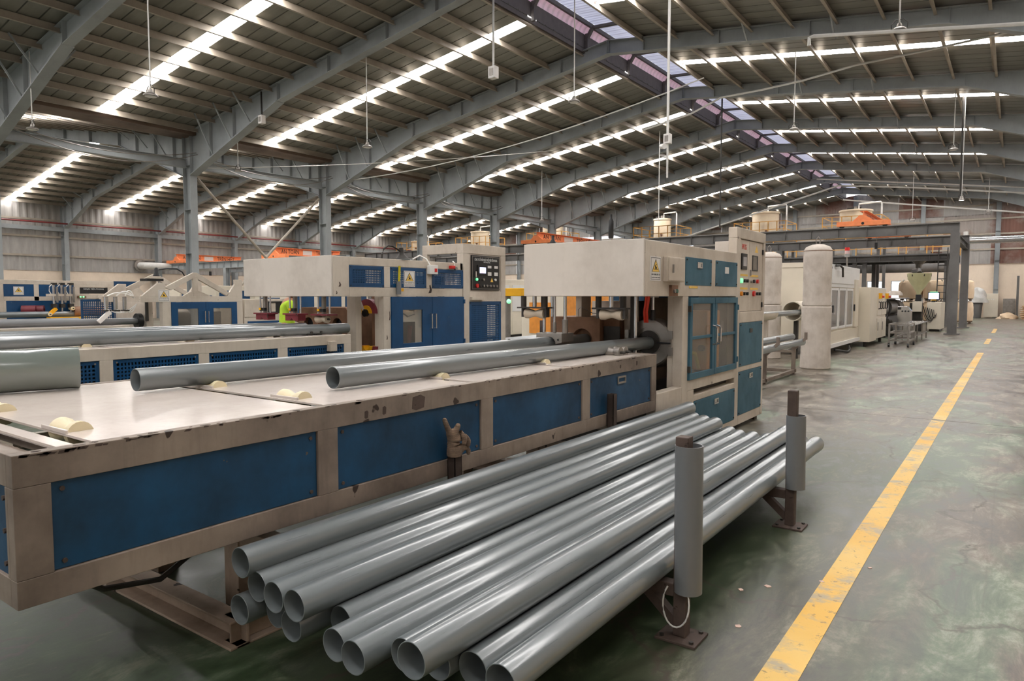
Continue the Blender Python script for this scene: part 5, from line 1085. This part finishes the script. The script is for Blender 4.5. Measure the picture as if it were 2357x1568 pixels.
q = MB().rings([(0, .08), (.12, .10), (.72, .46), (.92, .475), (.93, .49), (.98, .49), (.98, .45), (.7, .43)], (-3.55, 36.2, 1.62), (0, 0, 1), 32).build('hopper', plain('olive_hopper', S(206, 202, 158), .45, var=.04), ex, True)
for k in range(6): a = k*math.pi/3; MB().box(-3.55+.46*math.cos(a)-.02, -3.55+.46*math.cos(a)+.02, 36.2+.46*math.sin(a)-.02, 36.2+.46*math.sin(a)+.02, 2.45, 2.6).build('hopper_clip', M_DARKMETAL, q)
MB().box(-3.66, -3.44, 36.1, 36.3, 1.25, 1.64).build('feed_throat', M_BLACK, ex); MB().box(-3.85, -3.40, 35.8, 36.6, .0, 1.27).build('feed_stand', M_DARKMETAL, ex); MB().box(-3.72, -3.36, 35.6, 35.8, .88, 1.34).build('junction_box', M_CREAMPANEL, ex, bevel=.005)
for k in range(7): MB().sweep(catenary((-3.4+.08*k, 35.85, 1.15-.03*k), (-3.0+.03*k, 36.0, .45+.06*k), .25), .018, 6).build('cable', M_BLACK if k % 2 else M_STEEL, ex)
cc = thing('extruder_control_desk', 'pale control desk with a lit screen and green light bar beside the hopper', 'control desk', (-2.9, 36.9, 0))
MB().box(-3.2, -2.64, 36.0, 37.9, .1, 1.30).build('desk_body', M_CREAMPANEL, cc, bevel=.02); MB().box(-3.1, -2.7, 36.2, 37.7, 0, .1).build('plinth', M_DARKMETAL, cc)
q = MB().box(-3.2, -2.74, 36.25, 36.33, 1.38, 1.74).build('monitor', M_BLACK, cc, bevel=.005); MB().box(-3.17, -2.77, 36.244, 36.25, 1.44, 1.71).build('screen', M_SCREEN, q); MB().box(-3.12, -2.82, 36.25, 36.33, 1.74, 1.77).build('light_bar', M_GREENLED, q); MB().box(-3.08, -2.86, 36.24, 36.25, 1.385, 1.42).build('yellow_tag', M_YELLOW, q)
MB().box(-3.05, -2.9, 36.26, 36.32, 1.30, 1.38).build('monitor_stand', M_DARKMETAL, cc)
# trolley and bench
ct = thing('steel_trolley', 'grey steel trolley on castors in the aisle below the extruder', 'trolley', (-2.85, 24.9, 0))
for x in (-3.12, -2.60):
    for y in (24.15, 25.6): MB().box(x-.025, x+.025, y-.025, y+.025, .12, .72).build('leg', M_STEEL, ct); q = MB().cyl((x-.025, y, .06), (x+.025, y, .06), .06, 16).build('castor', M_BLACK, ct, True)
for z in (.20, .44, .70): m = MB(); m.frame_rect('x', -3.12, -3.09, 24.15, 25.6, z-.02, z+.02, .012) if False else None; m.box(-3.12, -2.60, 24.13, 24.17, z-.02, z+.02); m.box(-3.12, -2.60, 25.58, 25.62, z-.02, z+.02); m.box(-3.14, -3.10, 24.15, 25.6, z-.02, z+.02); m.box(-2.62, -2.58, 24.15, 25.6, z-.02, z+.02); m.build('rail', M_STEEL, ct)
bn = thing('steel_bench', 'long narrow steel bench behind the trolley in the aisle', 'bench', (-2.9, 28, 0))
MB().box(-3.15, -2.65, 25.75, 30.4, .60, .63).build('bench_top', M_CHROME, bn)
for y in (25.8, 27.3, 28.8, 30.3):
    for x in (-3.12, -2.68): MB().box(x-.02, x+.02, y-.02, y+.02, 0, .6).build('leg', M_STEEL, bn)
m = MB(); m.box(-2.7, -2.66, 25.8, 30.3, .22, .26); m.box(-3.14, -3.10, 25.8, 30.3, .22, .26); m.build('stretcher', M_STEEL, bn)
bc = thing('hand_control_box', 'stainless control box with three knobs standing on the bench', 'control box', (-3.38, 30, 0))
m = MB(); m.prism([(-3.62, .1), (-3.17, .1), (-3.17, 1.02), (-3.30, 1.18), (-3.62, 1.18)], 'y', 29.95, 30.4); m.build('box_body', M_CHROME, bc, bevel=.005)
for k in range(3): MB().cyl((-3.45+.1*k, 29.95, 1.0), (-3.45+.1*k, 29.9, 1.0), .03, 12).build('knob', M_BLACK, bc, True)
MB().box(-3.6, -3.5, 29.9, 29.95, 1.06, 1.15).build('socket', M_BLACK, bc)
bc['label'] = 'stainless floor-standing control box with three knobs beside the bench'
# ============================================================ gantry, cranes, platform
def ibeam_x(m, y, x0, x1, z0, z1, w=.26, t=.02, pitch=1.1):
    m.box(x0, x1, y-w/2, y+w/2, z0, z0+t); m.box(x0, x1, y-w/2, y+w/2, z1-t, z1); m.box(x0, x1, y-t/2, y+t/2, z0+t, z1-t)
    n = int((x1-x0)/pitch)
    for k in range(n+1): x = x0+(x1-x0)*k/n; m.box(x-.006, x+.006, y-w/2+.01, y+w/2-.01, z0+t, z1-t)
ga = thing('crane_runway', 'dark grey steel crane runway on stout columns over the extrusion lines', 'crane runway', (-12, 37, 0))
for y in (33.7, 41.0):
    m = MB(); ibeam_x(m, y, -37, -1.95, 4.13, 4.56); m.build('runway_beam', M_GANTRY, ga)
    MB().box(-37, -2.6, y-.03, y+.03, 4.56, 4.60).build('crane_rail', M_STEEL, ga)
    for x in (-2.08, -10.9, -19.5, -28, -36.5):
        m = MB(); m.box(x-.16, x+.16, y-.2, y-.18, 0, 4.13); m.box(x-.16, x+.16, y+.18, y+.2, 0, 4.13); m.box(x-.01, x+.01, y-.18, y+.18, 0, 4.13); m.box(x-.16, x-.14, y-.18, y+.18, 0, 4.13) if x > -3 else None; m.box(x+.14, x+.16, y-.18, y+.18, 0, 4.13) if x > -3 else None
        q = m.build('column', M_GANTRY, ga); MB().box(x-.27, x+.27, y-.3, y+.3, 0, .04).build('base_plate', M_GANTRY, q)
m = MB(); ibeam_y(m, -2.08, 33.9, 40.8, 3.85, 4.13); m.build('end_tie', M_GANTRY, ga); MB().bar((-2.08, 33.9, 3.4), (-2.08, 35.0, 3.9), .08, .08).build('knee_brace', M_GANTRY, ga)
def crane(x, y0, y1, z, label, text=True, w=2.1):
    t = thing('bridge_crane', label, 'crane', (x, (y0+y1)/2, z), 'orange bridge cranes')
    for y in (y0, y1):
        m = MB(); m.box(x-w/2, x+w/2, y-.12, y+.12, z+.05, z+.26); q = m.build('end_truck', M_ORANGE, t, bevel=.01)
        for dx in (-w/2+.2, w/2-.2): MB().cyl((x+dx, y-.04, z+.06), (x+dx, y+.04, z+.06), .10, 16).build('wheel', M_DARKMETAL, q, True)
        MB().cyl((x+.0, y-.125, z+.15), (x, y-.12, z+.15), .06, 16).build('lightening_hole', M_BLACK, q)
    m = MB(); m.prism([(x-.42, z+.26), (x-.15, z+.52), (x+.05, z+.52), (x+.42, z+.26)], 'y', y0-.05, y0+.02); m.build('gusset', M_ORANGE, t)
    m = MB(); m.box(x-.15, x+.15, y0, y1, z+.26, z+.28); m.box(x-.15, x+.15, y0, y1, z+.68, z+.70); m.box(x-.02, x+.02, y0, y1, z+.28, z+.68); g = m.build('bridge_girder', M_ORANGE, t)
    if text:
        L = y1-y0
        for fx in (.025,):
            text_obj('girder_text', 'AN TOÀN', .36, M_LINE_TXT, g, (x+fx, y0+L*.22, z+.47), 'x', L*.26, .001); text_obj('girder_text', 'TRÊN HẾT', .36, M_LINE_TXT, g, (x+fx, y0+L*.75, z+.47), 'x', L*.28, .001)
        MB().box(x+.021, x+.024, y0+L*.41, y0+L*.55, z+.32, z+.62).build('load_plate', M_SIGN, g)
    h = MB().box(x-.18, x+.18, (y0+y1)/2-.3, (y0+y1)/2+.3, z-.05, z+.22).build('hoist', M_DARKMETAL, t, bevel=.02); MB().cyl((x, (y0+y1)/2, z-.5), (x, (y0+y1)/2, z), .01, 6).build('hoist_chain', M_STEEL, h); MB().box(x-.06, x+.06, (y0+y1)/2-.06, (y0+y1)/2+.06, z-.75, z-.45).build('hook_block', M_BLACK, h)
    return t
crane(-5.5, 33.7, 41.0, 4.58, 'orange bridge crane on the runway, right above the white machine'); crane(-22.6, 33.7, 41.0, 4.58, 'orange bridge crane showing above the near machine hood')
gl_ = thing('side_crane_runway', 'light grey crane runway in the side span by the left wall', 'crane runway', (-42, 29, 0))
for y in (26.0, 31.0):
    m = MB(); ibeam_x(m, y, -49.2, -30, 3.42, 3.86, pitch=.8); m.build('runway_beam', M_FRAME, gl_)
    for x in (-41.8, -33): m = MB(); m.box(x-.15, x+.15, y-.15, y-.13, 0, 3.42); m.box(x-.15, x+.15, y+.13, y+.15, 0, 3.42); m.box(x-.01, x+.01, y-.13, y+.13, 0, 3.42); m.build('column', M_FRAME, gl_)
crane(-47.9, 26, 31, 3.84, 'orange bridge crane in the side span, by the left wall', w=2.4); crane(-36.6, 26, 31, 3.84, 'orange bridge crane in the side span above the second machine hood', w=2.4)
# mezzanine
mz = thing('mezzanine', 'dark steel mezzanine with yellow railings behind the crane runway', 'platform', (-8, 46, 0))
m = MB(); m.box(-13.2, -2.6, 43.0, 46.4, 3.78, 3.84); m.build('deck', M_GANTRY, mz)
for y in (43.0, 46.4): m = MB(); ibeam_x(m, y, -13.2, -2.6, 3.45, 3.78); m.build('deck_beam', M_GANTRY, mz)
for x in (-12.8, -7.4, -6.9, -3.0):
    for y in (43.1, 46.3): MB().box(x-.1, x+.1, y-.1, y+.1, 0, 3.45).build('column', M_GANTRY, mz)
def railing(par, x0, x1, y, z, h=1.0, step=1.3):
    m = MB()
    for q in (h, h*.55): m.box(x0, x1, y-.02, y+.02, z+q-.02, z+q+.02)
    n = max(1, int((x1-x0)/step))
    for k in range(n+1): x = x0+(x1-x0)*k/n; m.box(x-.025, x+.025, y-.025, y+.025, z, z+h)
    m.build('railing', M_RAIL, par)
railing(mz, -13.2, -2.6, 43.1, 3.84); railing(mz, -13.2, -2.6, 46.3, 3.84)
fu = MB().rings([(0, .16), (.25, .18), (.62, .55), (1.0, .55), (1.0, .5)], (-4.45, 45, 3.1), (0, 0, 1), 24).build('feed_funnel', M_STEEL, mz, True); MB().sweep([(-4.45, 45, 3.1), (-4.45, 44, 2.9), (-4.1, 39, 2.8), (-3.6, 36.5, 2.75), (-3.55, 36.2, 2.6)], .1, 10).build('feed_hose', M_DARKMETAL, fu, True)
ld = thing('steel_ladder', 'dark steel ladder leaning to the mezzanine behind the runway columns', 'ladder', (-3.15, 42.7, 0))
for x in (-3.35, -2.95): MB().bar((x, 42.2, 0), (x, 42.85, 4.1), .05, .05, (1, 0, 0)).build('stile', M_DARKMETAL, ld)
for k in range(11): MB().cyl((-3.35, 42.27+.055*k, .38+.35*k), (-2.95, 42.27+.055*k, .38+.35*k), .018, 8).build('rung', M_DARKMETAL, ld)
def tank_tower(x, y, zd, r, zt, label):
    t = thing('tank_tower', label, 'tank', (x, y, 0), 'cream tanks on railed platforms')
    MB().box(x-1.7, x+1.7, y-1.4, y+1.4, zd-.12, zd).build('deck', M_GANTRY, t)
    for dx in (-1.5, 1.5):
        for dy in (-1.2, 1.2): MB().box(x+dx-.08, x+dx+.08, y+dy-.08, y+dy+.08, 0, zd-.12).build('leg', M_GANTRY, t)
    MB().rings([(0, r*.3), (.02, r), (zt-zd-.12, r), (zt-zd-.12, r*1.06), (zt-zd-.02, r*1.06), (zt-zd, r*.9), (zt-zd+.02, .05)], (x, y, zd), (0, 0, 1), 32, caps=True).build('tank_shell', M_TANK, t, True)
    q = MB().cyl((x, y, zt), (x, y, zt+.22), .12, 12).build('lid_motor', M_STEEL, t, True); MB().bar((x-.5, y, zt+.12), (x+.3, y, zt+.12), .1, .12).build('motor_mount', M_DARKMETAL, q)
    MB().sweep([(x+.2, y-.2, zt), (x+.2, y-.2, zt+.35), (x+r+.5, y-.2, zt+.4), (x+r+.55, y-.2, zt+.3), (x+r+.55, y-.2, zd)], .05, 8).build('feed_pipe', M_CONDUIT, t, True)
    railing(t, x-1.65, x+1.65, y-1.35, zd, 1.15, .55); railing(t, x-1.65, x+1.65, y+1.35, zd, 1.15, .8)
    m = MB()
    for s in (-1.65, 1.65):
        for q_ in (1.15, .62): m.box(x+s-.02, x+s+.02, y-1.35, y+1.35, zd+q_-.02, zd+q_+.02)
    m.build('railing', M_RAIL, t)
    m = MB().rings([(0, .05), (.05, .09), (.16, .07)], (x+r*.35, y-r*.92, zd+.6), (0, -1, 0), 12, caps=True).build('outlet', M_RUSTBOX, t, True)
tank_tower(-13.7, 47.8, 5.25, .85, 7.15, 'cream tank in yellow railings behind the near control cabinet'); tank_tower(-21.05, 47.8, 5.4, .62, 7.2, 'slim cream tank in yellow railings above the near machine hood'); tank_tower(-30.5, 47.8, 5.5, .82, 7.3, 'cream tank in yellow railings seen left of the black damper')
tank_tower(-8.3, 48.2, 5.3, .92, 6.95, 'cream tank behind the orange crane'); tank_tower(-38.0, 47.8, 5.5, .8, 7.2, 'cream tank in yellow railings seen above the second machine')
tank_tower(-45.2, 47.8, 5.4, .75, 6.7, 'cream tank farthest left, beside the side span column')
tag(MB().cyl((-20, 50.2, 3.36), (-2.9, 50.2, 3.36), .3, 20).build('ventilation_duct', M_GANTRY, None, True, origin=(-11, 50.2, 3.36)), 'thick grey duct running across under the mezzanine', 'duct')
m = MB(); m.rings([(k*.1, .27 if k % 2 else .25) for k in range(64)], (-2.9, 59, 5.5), (1, 0, 0), 20, caps=True)
tag(m.build('flexible_duct', M_CHROME, None, True, origin=(0, 59, 5.5)), 'silver ribbed duct high on the far wall at the right', 'duct')
tag(MB().sweep([(-2.2, 43, 4.9), (-2.2, 43, 3.0), (-2.25, 43, 2.0), (-2.3, 43.2, 1.2)], .11, 12).build('down_pipe', M_CONDUIT, None, True, origin=(-2.2, 43, 1.2)), 'grey vertical pipe behind the far runway column', 'pipe')
m = MB(); m.rings([(0, .25), (0, .42), (.12, .42), (.12, .25)], (-49.85, 24.4, 3.72), (1, 0, 0), 24, close=True); 
dw = thing('wall_duct', 'pale round duct elbow coming out of the left wall', 'duct', (-49.5, 24.4, 3.4)); m.build('collar', M_STEEL, dw, True)
MB().sweep([(-49.8, 24.4, 3.72), (-49.2, 24.5, 3.70), (-48.9, 24.9, 3.68), (-48.8, 25.6, 3.66), (-48.8, 29, 3.66)], .24, 16).build('duct_run', M_CONDUIT, dw, True)
# bulk bags
def bulk_bag(x, y, z, label, w=1.2, h=1.18):
    t = thing('bulk_bag', label, 'bag', (x, y, z), 'peach bulk bags on pallets'); m = MB(); n = 32; pr = [(.0, .88), (.06, 1.0), (.4, 1.05), (.8, 1.04), (1.05, 1.0), (1.15, .86), (1.18, .5)]
    for zz, k in pr:
        for i in range(n):
            a = 2*math.pi*i/n; c, s_ = math.cos(a), math.sin(a); q = (abs(c)**4+abs(s_)**4)**-.25; wv = 1+.02*math.sin(5*a+zz*4)
            m.v.append(Vector((x+c*q*w*.5*k*wv, y+s_*q*w*.5*k*wv, z+zz*h/1.18)))
    for k in range(len(pr)-1): m.f += [(k*n+i, k*n+(i+1) % n, (k+1)*n+(i+1) % n, (k+1)*n+i) for i in range(n)]
    m.f += [tuple(range(n-1, -1, -1)), tuple(range((len(pr)-1)*n, len(pr)*n))]; m.build('bag_body', M_BIGBAG, t, True)
    for dx in (-.35, .35): MB().sweep([(x+dx, y-.55, z+h*.8), (x+dx, y-.52, z+h), (x+dx*.9, y-.4, z+h+.08), (x+dx*.8, y-.3, z+h)], .03, 6).build('lifting_strap', M_SACK, t, True)
M_WOOD = plain('pallet_wood', S(92, 74, 58), .8, var=.2)
def pallet(x, y, z, label):
    t = thing('pallet', label, 'pallet', (x, y, z), 'wooden pallets under the bulk bags')
    for k in range(5): MB().box(x-.58, x+.58, y-.55+.24*k, y-.55+.24*k+.14, z+.09, z+.11).build('top_board', M_WOOD, t)
    for dx in (-.5, 0, .42): MB().box(x+dx, x+dx+.08, y-.55, y+.55, z, z+.09).build('runner', M_WOOD, t)
for k, (x, s) in enumerate(((-5.15, 'left end'), (-3.85, 'middle'), (-2.58, 'right end'))):
    pallet(x, 48.2-.0, 0, f'wooden pallet under the bottom bulk bag, {s} of the row'); bulk_bag(x, 48.2, .11, f'peach bulk bag in the bottom row, {s}'); pallet(x, 48.2, 1.30, f'wooden pallet between two stacked bulk bags, {s} of the row'); bulk_bag(x, 48.2, 1.41, f'peach bulk bag in the top row, {s}', h=1.1)
# things along the far wall
def lump(name, loc, sc, mat, label, cat, seed):
    rnd = random.Random(seed); m = MB(); n, k = 18, 9
    for j in range(k+1):
        ph = math.pi/2*j/k
        for i in range(n):
            a = 2*math.pi*i/n; d = 1+.18*math.sin(3*a+seed+j)+.12*rnd.random(); m.v.append(Vector((loc[0]+sc[0]*math.cos(ph)*math.cos(a)*d, loc[1]+sc[1]*math.cos(ph)*math.sin(a)*d, loc[2]+sc[2]*math.sin(ph)*(1+.1*math.sin(4*a+seed)))))
    for j in range(k): m.f += [(j*n+i, j*n+(i+1) % n, (j+1)*n+(i+1) % n, (j+1)*n+i) for i in range(n)]
    m.f.append(tuple(range(n-1, -1, -1))); return tag(m.build(name, mat, None, True, origin=loc), label, cat)
bn_ = thing('grey_bin', 'grey bin at the far wall with white film on top', 'bin', (-2.25, 60, 0)); MB().rings([(0, .05), (0, .28), (1.0, .36), (1.02, .38), (1.06, .38), (1.06, .05)], (-2.25, 60, 0), (0, 0, 1), 20, close=True).build('bin_body', M_GANTRY, bn_, True); MB().box(-2.6, -1.9, 59.65, 60.35, 1.06, 1.12).build('lid', M_BLACK, bn_)
lump('film_bundle', (-2.25, 60, 1.12), (.62, .5, 1.0), M_WHITE, 'crumpled white film heaped on the grey bin', 'film', 3); lump('sack_heap', (-.42, 59.6, 0), (.55, .4, .42), M_BIGBAG, 'slumped peach sack on the floor by the far wall', 'sack', 5)
el = thing('electrical_cabinet', 'pale electrical cabinet with indicator lamps at the far wall', 'cabinet', (-1.44, 61.2, 0)); MB().box(-1.87, -1.01, 61.0, 61.6, .05, 1.77).build('cabinet_body', M_CREAMPANEL, el, bevel=.01); MB().box(-1.83, -1.05, 60.985, 61.0, .12, 1.72).build('door', M_CREAMPANEL, el)
for k in range(4): MB().cyl((-1.7+.14*k, 60.985, 1.35), (-1.7+.14*k, 60.96, 1.35), .035, 10).build('indicator', M_GREENLED if k == 0 else M_WHITE, el)
el = thing('electrical_cabinet', 'low grey electrical cabinet right of the pale one at the far wall', 'cabinet', (-.36, 61.2, 0)); MB().box(-.72, 0, 61.0, 61.6, .35, 1.40).build('cabinet_body', M_STEEL, el, bevel=.01); MB().box(-.68, -.04, 60.985, 61.0, .4, 1.35).build('door', M_STEEL, el); MB().box(-.7, -.02, 61.05, 61.55, 0, .35).build('stand', M_DARKMETAL, el)
tag(MB().box(.05, .17, 60.4, 60.52, 0, 3.0).box(.03, .05, 60.36, 60.56, 0, 3.0).build('steel_stanchion', M_GANTRY, None, origin=(.1, 60.4, 0)), 'lone grey steel stanchion by the far wall', 'post')
for k in range(6): lump('brown_sack', (.75, 59.2, .16*k), (.42, .3, .17), plain('brown_sack_cloth', S(196, 160, 122), .9), f'brown filled sack at the right edge, {["lowest", "second lowest", "third lowest", "third highest", "second highest", "highest"][k]} of its stack', 'sack', 20+k)
for k, (a, b, z0, z1) in enumerate(((-9.6, -8.5, .9, 2.72), (-7.9, -6.9, .9, 2.72), (-14.5, -13.3, .9, 2.7), (-19, -17.6, .9, 2.7))):
    w_ = root(f'window_{k+1}'); MB().box(a, b, YF+.02, YF+.045, z0, z1).build('pane', M_WINDOW, w_); MB().frame_rect('y', YF, YF+.048, a-.06, b+.06, z0-.06, z1+.06, .07).build('window_frame', M_FRAME, w_)
# ============================================================ behind the second machine: pipe stacks and machines
st = thing('stacking_rack', 'low steel rack of pale pipes between the first two machine lines', 'rack', (-7.6, 12, 0))
for y in (10.3, 13.5, 16.5):
    MB().box(-8.9, -6.3, y-.04, y+.04, .45, .53).build('cross_beam', M_RUST, st)
    for x in (-8.9, -6.35): MB().box(x-.04, x+.04, y-.04, y+.04, 0, 1.0).build('post', M_RUST, st)
for k, (x, z) in enumerate([(-6.55-.15*i, .605) for i in range(8)]+[(-6.62-.15*i, .735) for i in range(7)]):
    ly = 'bottom' if k < 8 else 'top'; i = k % 8 if k < 8 else k-8
    pipe((x, 9.9, z), (x-.05, 17.2, z), .07, f'pale grey pipe in the {ly} layer of the stacking rack, {ORD[i]} from the aisle', mat=M_PVC, group='pipes in the stacking rack', n=24)
def line_machine(x, y, w, L, h, mat, label, accent):
    t = thing('process_machine', label, 'machine', (x, y, 0)); MB().box(x-w, x, y, y+L, .1, h).build('housing', mat, t, bevel=.02); MB().box(x-w+.1, x-.1, y+.1, y+L-.1, 0, .1).build('plinth', M_DARKMETAL, t)
    for k in range(3):
        a = y+L*(k+.08)/3; MB().box(x, x+.02, a, a+L*.28, h*.45, h*.9).build('door', accent, t); MB().box(x, x+.015, a, a+L*.28, .2, h*.4).build('lower_panel', mat, t)
    MB().box(x-w*.8, x-w*.2, y-.02, y, h*.35, h*.8).build('end_panel', accent, t); return t
M_OCH = plain('orange_panel', S(232, 150, 60), .5)
line_machine(-9.1, 14.8, 1.3, 2.6, 1.75, M_CREAMPANEL, 'cream machine with orange panels seen under the near hood', M_OCH); line_machine(-9.3, 20.5, 1.6, 4, 2.3, M_CREAMPANEL, 'tall cream machine on the second line far behind the pipe stack', M_WHITEPANEL); line_machine(-15.5, 20.0, 1.6, 4, 2.2, M_CREAMPANEL, 'tall cream machine on the third line behind the trussed machine', M_WHITEPANEL); line_machine(-16.4, 12, 1.5, 3, 1.9, M_CREAMPANEL, 'blue and cream cabinet behind the trussed machine', M_BLUE)
line_machine(-26.5, 16, 1.6, 5, 2.0, M_CREAMPANEL, 'cream machine with blue doors beyond the column row', M_BLUE); line_machine(-33, 18, 1.6, 4, 1.9, M_CREAMPANEL, 'cream machine in the side span near the crane column', M_BLUE)
ya = thing('tilting_arm', 'yellow tilting arm with control pendant between the two machines', 'arm', (-8.1, 11.4, 0)); m = MB(); m.prism([(-8.75, 1.56), (-8.75, 1.63), (-8.35, 1.72), (-7.95, 1.72), (-7.95, 1.56)], 'y', 11.3, 11.6); m.build('arm_cover', M_YELLOW, ya, bevel=.01); MB().box(-8.5, -8.35, 11.38, 11.5, 0, 1.56).build('arm_post', M_STEEL, ya)
q = MB().rings([(0, .02), (.02, .045), (.05, .045), (.07, .02)], (-8.2, 11.25, 1.45), (.3, -1, .2), 18, caps=True).build('pendant', M_GREENLED, ya, True)
# ============================================================ overhead: lamps, boxes, cables
def lamp(loc, zroof, label, on=False, r=.13):
    x, y, z = loc; t = thing('hanging_lamp', label, 'lamp', (x, y, z), 'high bay lamps'); MB().cyl((x, y, z+.18), (x, y, zroof), .014, 8).build('drop_rod', M_CONDUIT, t, True)
    MB().rings([(0, .03), (.04, .05), (.08, .055), (.10, r*.75), (.13, r), (.15, r), (.15, r*.9)], (x, y, z+.17), (0, 0, -1), 24, caps=True).build('housing', M_STEEL, t, True)
    MB().rings([(0, .01), (.004, r*.8), (.008, .01)], (x, y, z+.016), (0, 0, -1), 20, caps=True).build('lens', M_LAMP_ON if on else M_WHITE, t, True)
    MB().sweep([(x-r, y, z+.05), (x-r*1.05, y, z+.16), (x-r*.5, y, z+.24), (x+r*.5, y, z+.24), (x+r*1.05, y, z+.16), (x+r, y, z+.05)], .009, 6).build('bracket', M_DARKMETAL, t)
for loc, s in (((-14.27, 7.31, 5.56), 'top left, before the first bright roof strip'), ((-20.79, 7.56, 5.85), 'far left beside the nearest column'), ((-15.28, 14.02, 5.82), 'left of the centre before the second roof strip'), ((-8.93, 14.94, 6.28), 'upper centre below the third roof strip'), ((-2.10, 16.22, 6.88), 'largest, upper right beside a pale conduit'),
               ((-5.62, 22.3, 6.56), 'right of the ridge ventilator'), ((-1.85, 27.49, 6.38), 'right side beside a dark drop cable'), ((-21.92, 14.17, 5.85), 'over the second row column tie'), ((-20.04, 30.34, 5.45), 'far centre above the near hood'), ((-1.46, 48.79, 6.34), 'far right before the end wall'), ((-4.74, 43.89, 5.67), 'above the orange crane')):
    lamp(loc, (ztl if loc[0] < XM else ztr)(loc[0])+.07, 'round high bay lamp on a rod, '+s, r=.14)
lamp((-1.64, 28.75, 4.85), ztr(-1.64)+.07, 'lit lamp on a long dark drop at the right', True, .09)
def drop_box(x, y, z, zr, sz, label, wmat):
    t = thing('drop_box', label, 'junction box', (x, y, z), 'boxes on drop rods'); MB().box(x-.02, x+.02, y-.02, y+.02, z+sz*2, zr).build('drop_tube', wmat, t); MB().box(x-sz*.7, x+sz*.7, y-sz*.6, y+sz*.6, z, z+sz*2).build('box_body', M_SIGN, t, bevel=.01); MB().box(x-sz*.4, x+sz*.4, y-sz*.65, y-sz*.6, z+sz*.4, z+sz*1.6).build('grille', M_STEEL, t); return t
drop_box(-11.0, 14.4, 7.1, ztl(-11.37)+.2, .15, 'square grey box on a drop tube near the roof ridge', M_CONDUIT); t = drop_box(-5.8, 13.37, 4.62, ztr(-5.8)+.07, .1, 'camera box on a very long pale drop tube at the centre', M_CONDUIT); MB().cyl((-5.85, 13.2, 4.55), (-5.7, 13.0, 4.50), .05, 12).build('camera_head', M_WHITE, t, True); MB().box(-5.815, -5.785, 13.355, 13.385, 3.95, 4.62).build('lower_tube', M_CONDUIT, t)
drop_box(-19.5, 13.48, 7.0, 8.0, .13, 'small grey box hanging below the second steel frame at left', M_DARKMETAL)
def cable(pts, r, label, mat=M_CONDUIT, cat='cable', name='cable', group='overhead cables'): return tag(MB().sweep(pts, r, 6).build(name, mat, None, True, origin=pts[0]), label, cat, group)
cable([(-3.53, 15, 6.55), (-3.53, 15, 6.70), (-3.45, 15, 6.72), (2.9, 15, 5.75)], .035, 'pale conduit under the roof at the upper right', name='conduit', cat='conduit')
cable([(-10.2, 21.5, 7.05), (-8.56, 21.5, 7.33), (-7.59, 21.5, 7.68), (-6.4, 21.5, 7.70), (-5.18, 21.5, 7.77), (-3.82, 21.5, 7.94), (-1.97, 21.5, 8.0), (-.08, 21.5, 8.1), (2.8, 21.5, 7.9)], .03, 'twisted pale cable strung across under the right roof slope')
cable([(-9.95, 45, 8.6), (3, 45, 6.8)], .04, 'pale conduit crossing the far right bay, upper one', name='conduit', cat='conduit'); cable([(-20.6, 45, 4.9), (-8.73, 45, 8.1), (-4.9, 45, 7.64), (3, 45, 6.5)], .05, 'pale cable bent over the far ridge', cat='cable'); cable([(-9.4, 50, 7.88), (3, 50, 5.95)], .05, 'pale conduit crossing the far right bay, lower one', name='conduit', cat='conduit')
cable(catenary((-23.8, 19.7, 6.4), (-7.58, 20, 7.9), .5), .018, 'thin pale cable sagging across the middle of the roof'); cable(catenary((-23.8, 13.7, 6.1), (-16, 25.6, 7.8), .15), .014, 'thin pale cable rising from the second column')
cable([(-9.35, 26.6, ztr(-9.35)-.1), (-9.35, 26.6, 4.2)], .03, 'dark drop cable left of the near control cabinet', M_DARKMETAL); cable([(-13.4, 30, ztl(-13.4)+.07), (-13.4, 30, 5.0)], .02, 'pale drop rod above the black damper'); cable([(-1.7, 28.7, ztr(-1.7)+.07), (-1.68, 28.75, 5.1)], .03, 'dark drop cable beside the lit lamp', M_DARKMETAL)
for a, b, s in ((FY[3], FY[4], 'first'), (FY[4], FY[5], 'second'), (FY[5], FY[6], 'third'), (FY[6], FY[7], 'fourth')):
    for j, (dz, sg) in enumerate(((6.62, .42), (6.55, .62))): cable(catenary((X0+.45+.1*j, a, dz), (X0+.45+.1*j, b, dz), sg), .015, f'grey cable sagging along the column row in the {s} bay, {["upper", "lower"][j]} one', M_STEEL)
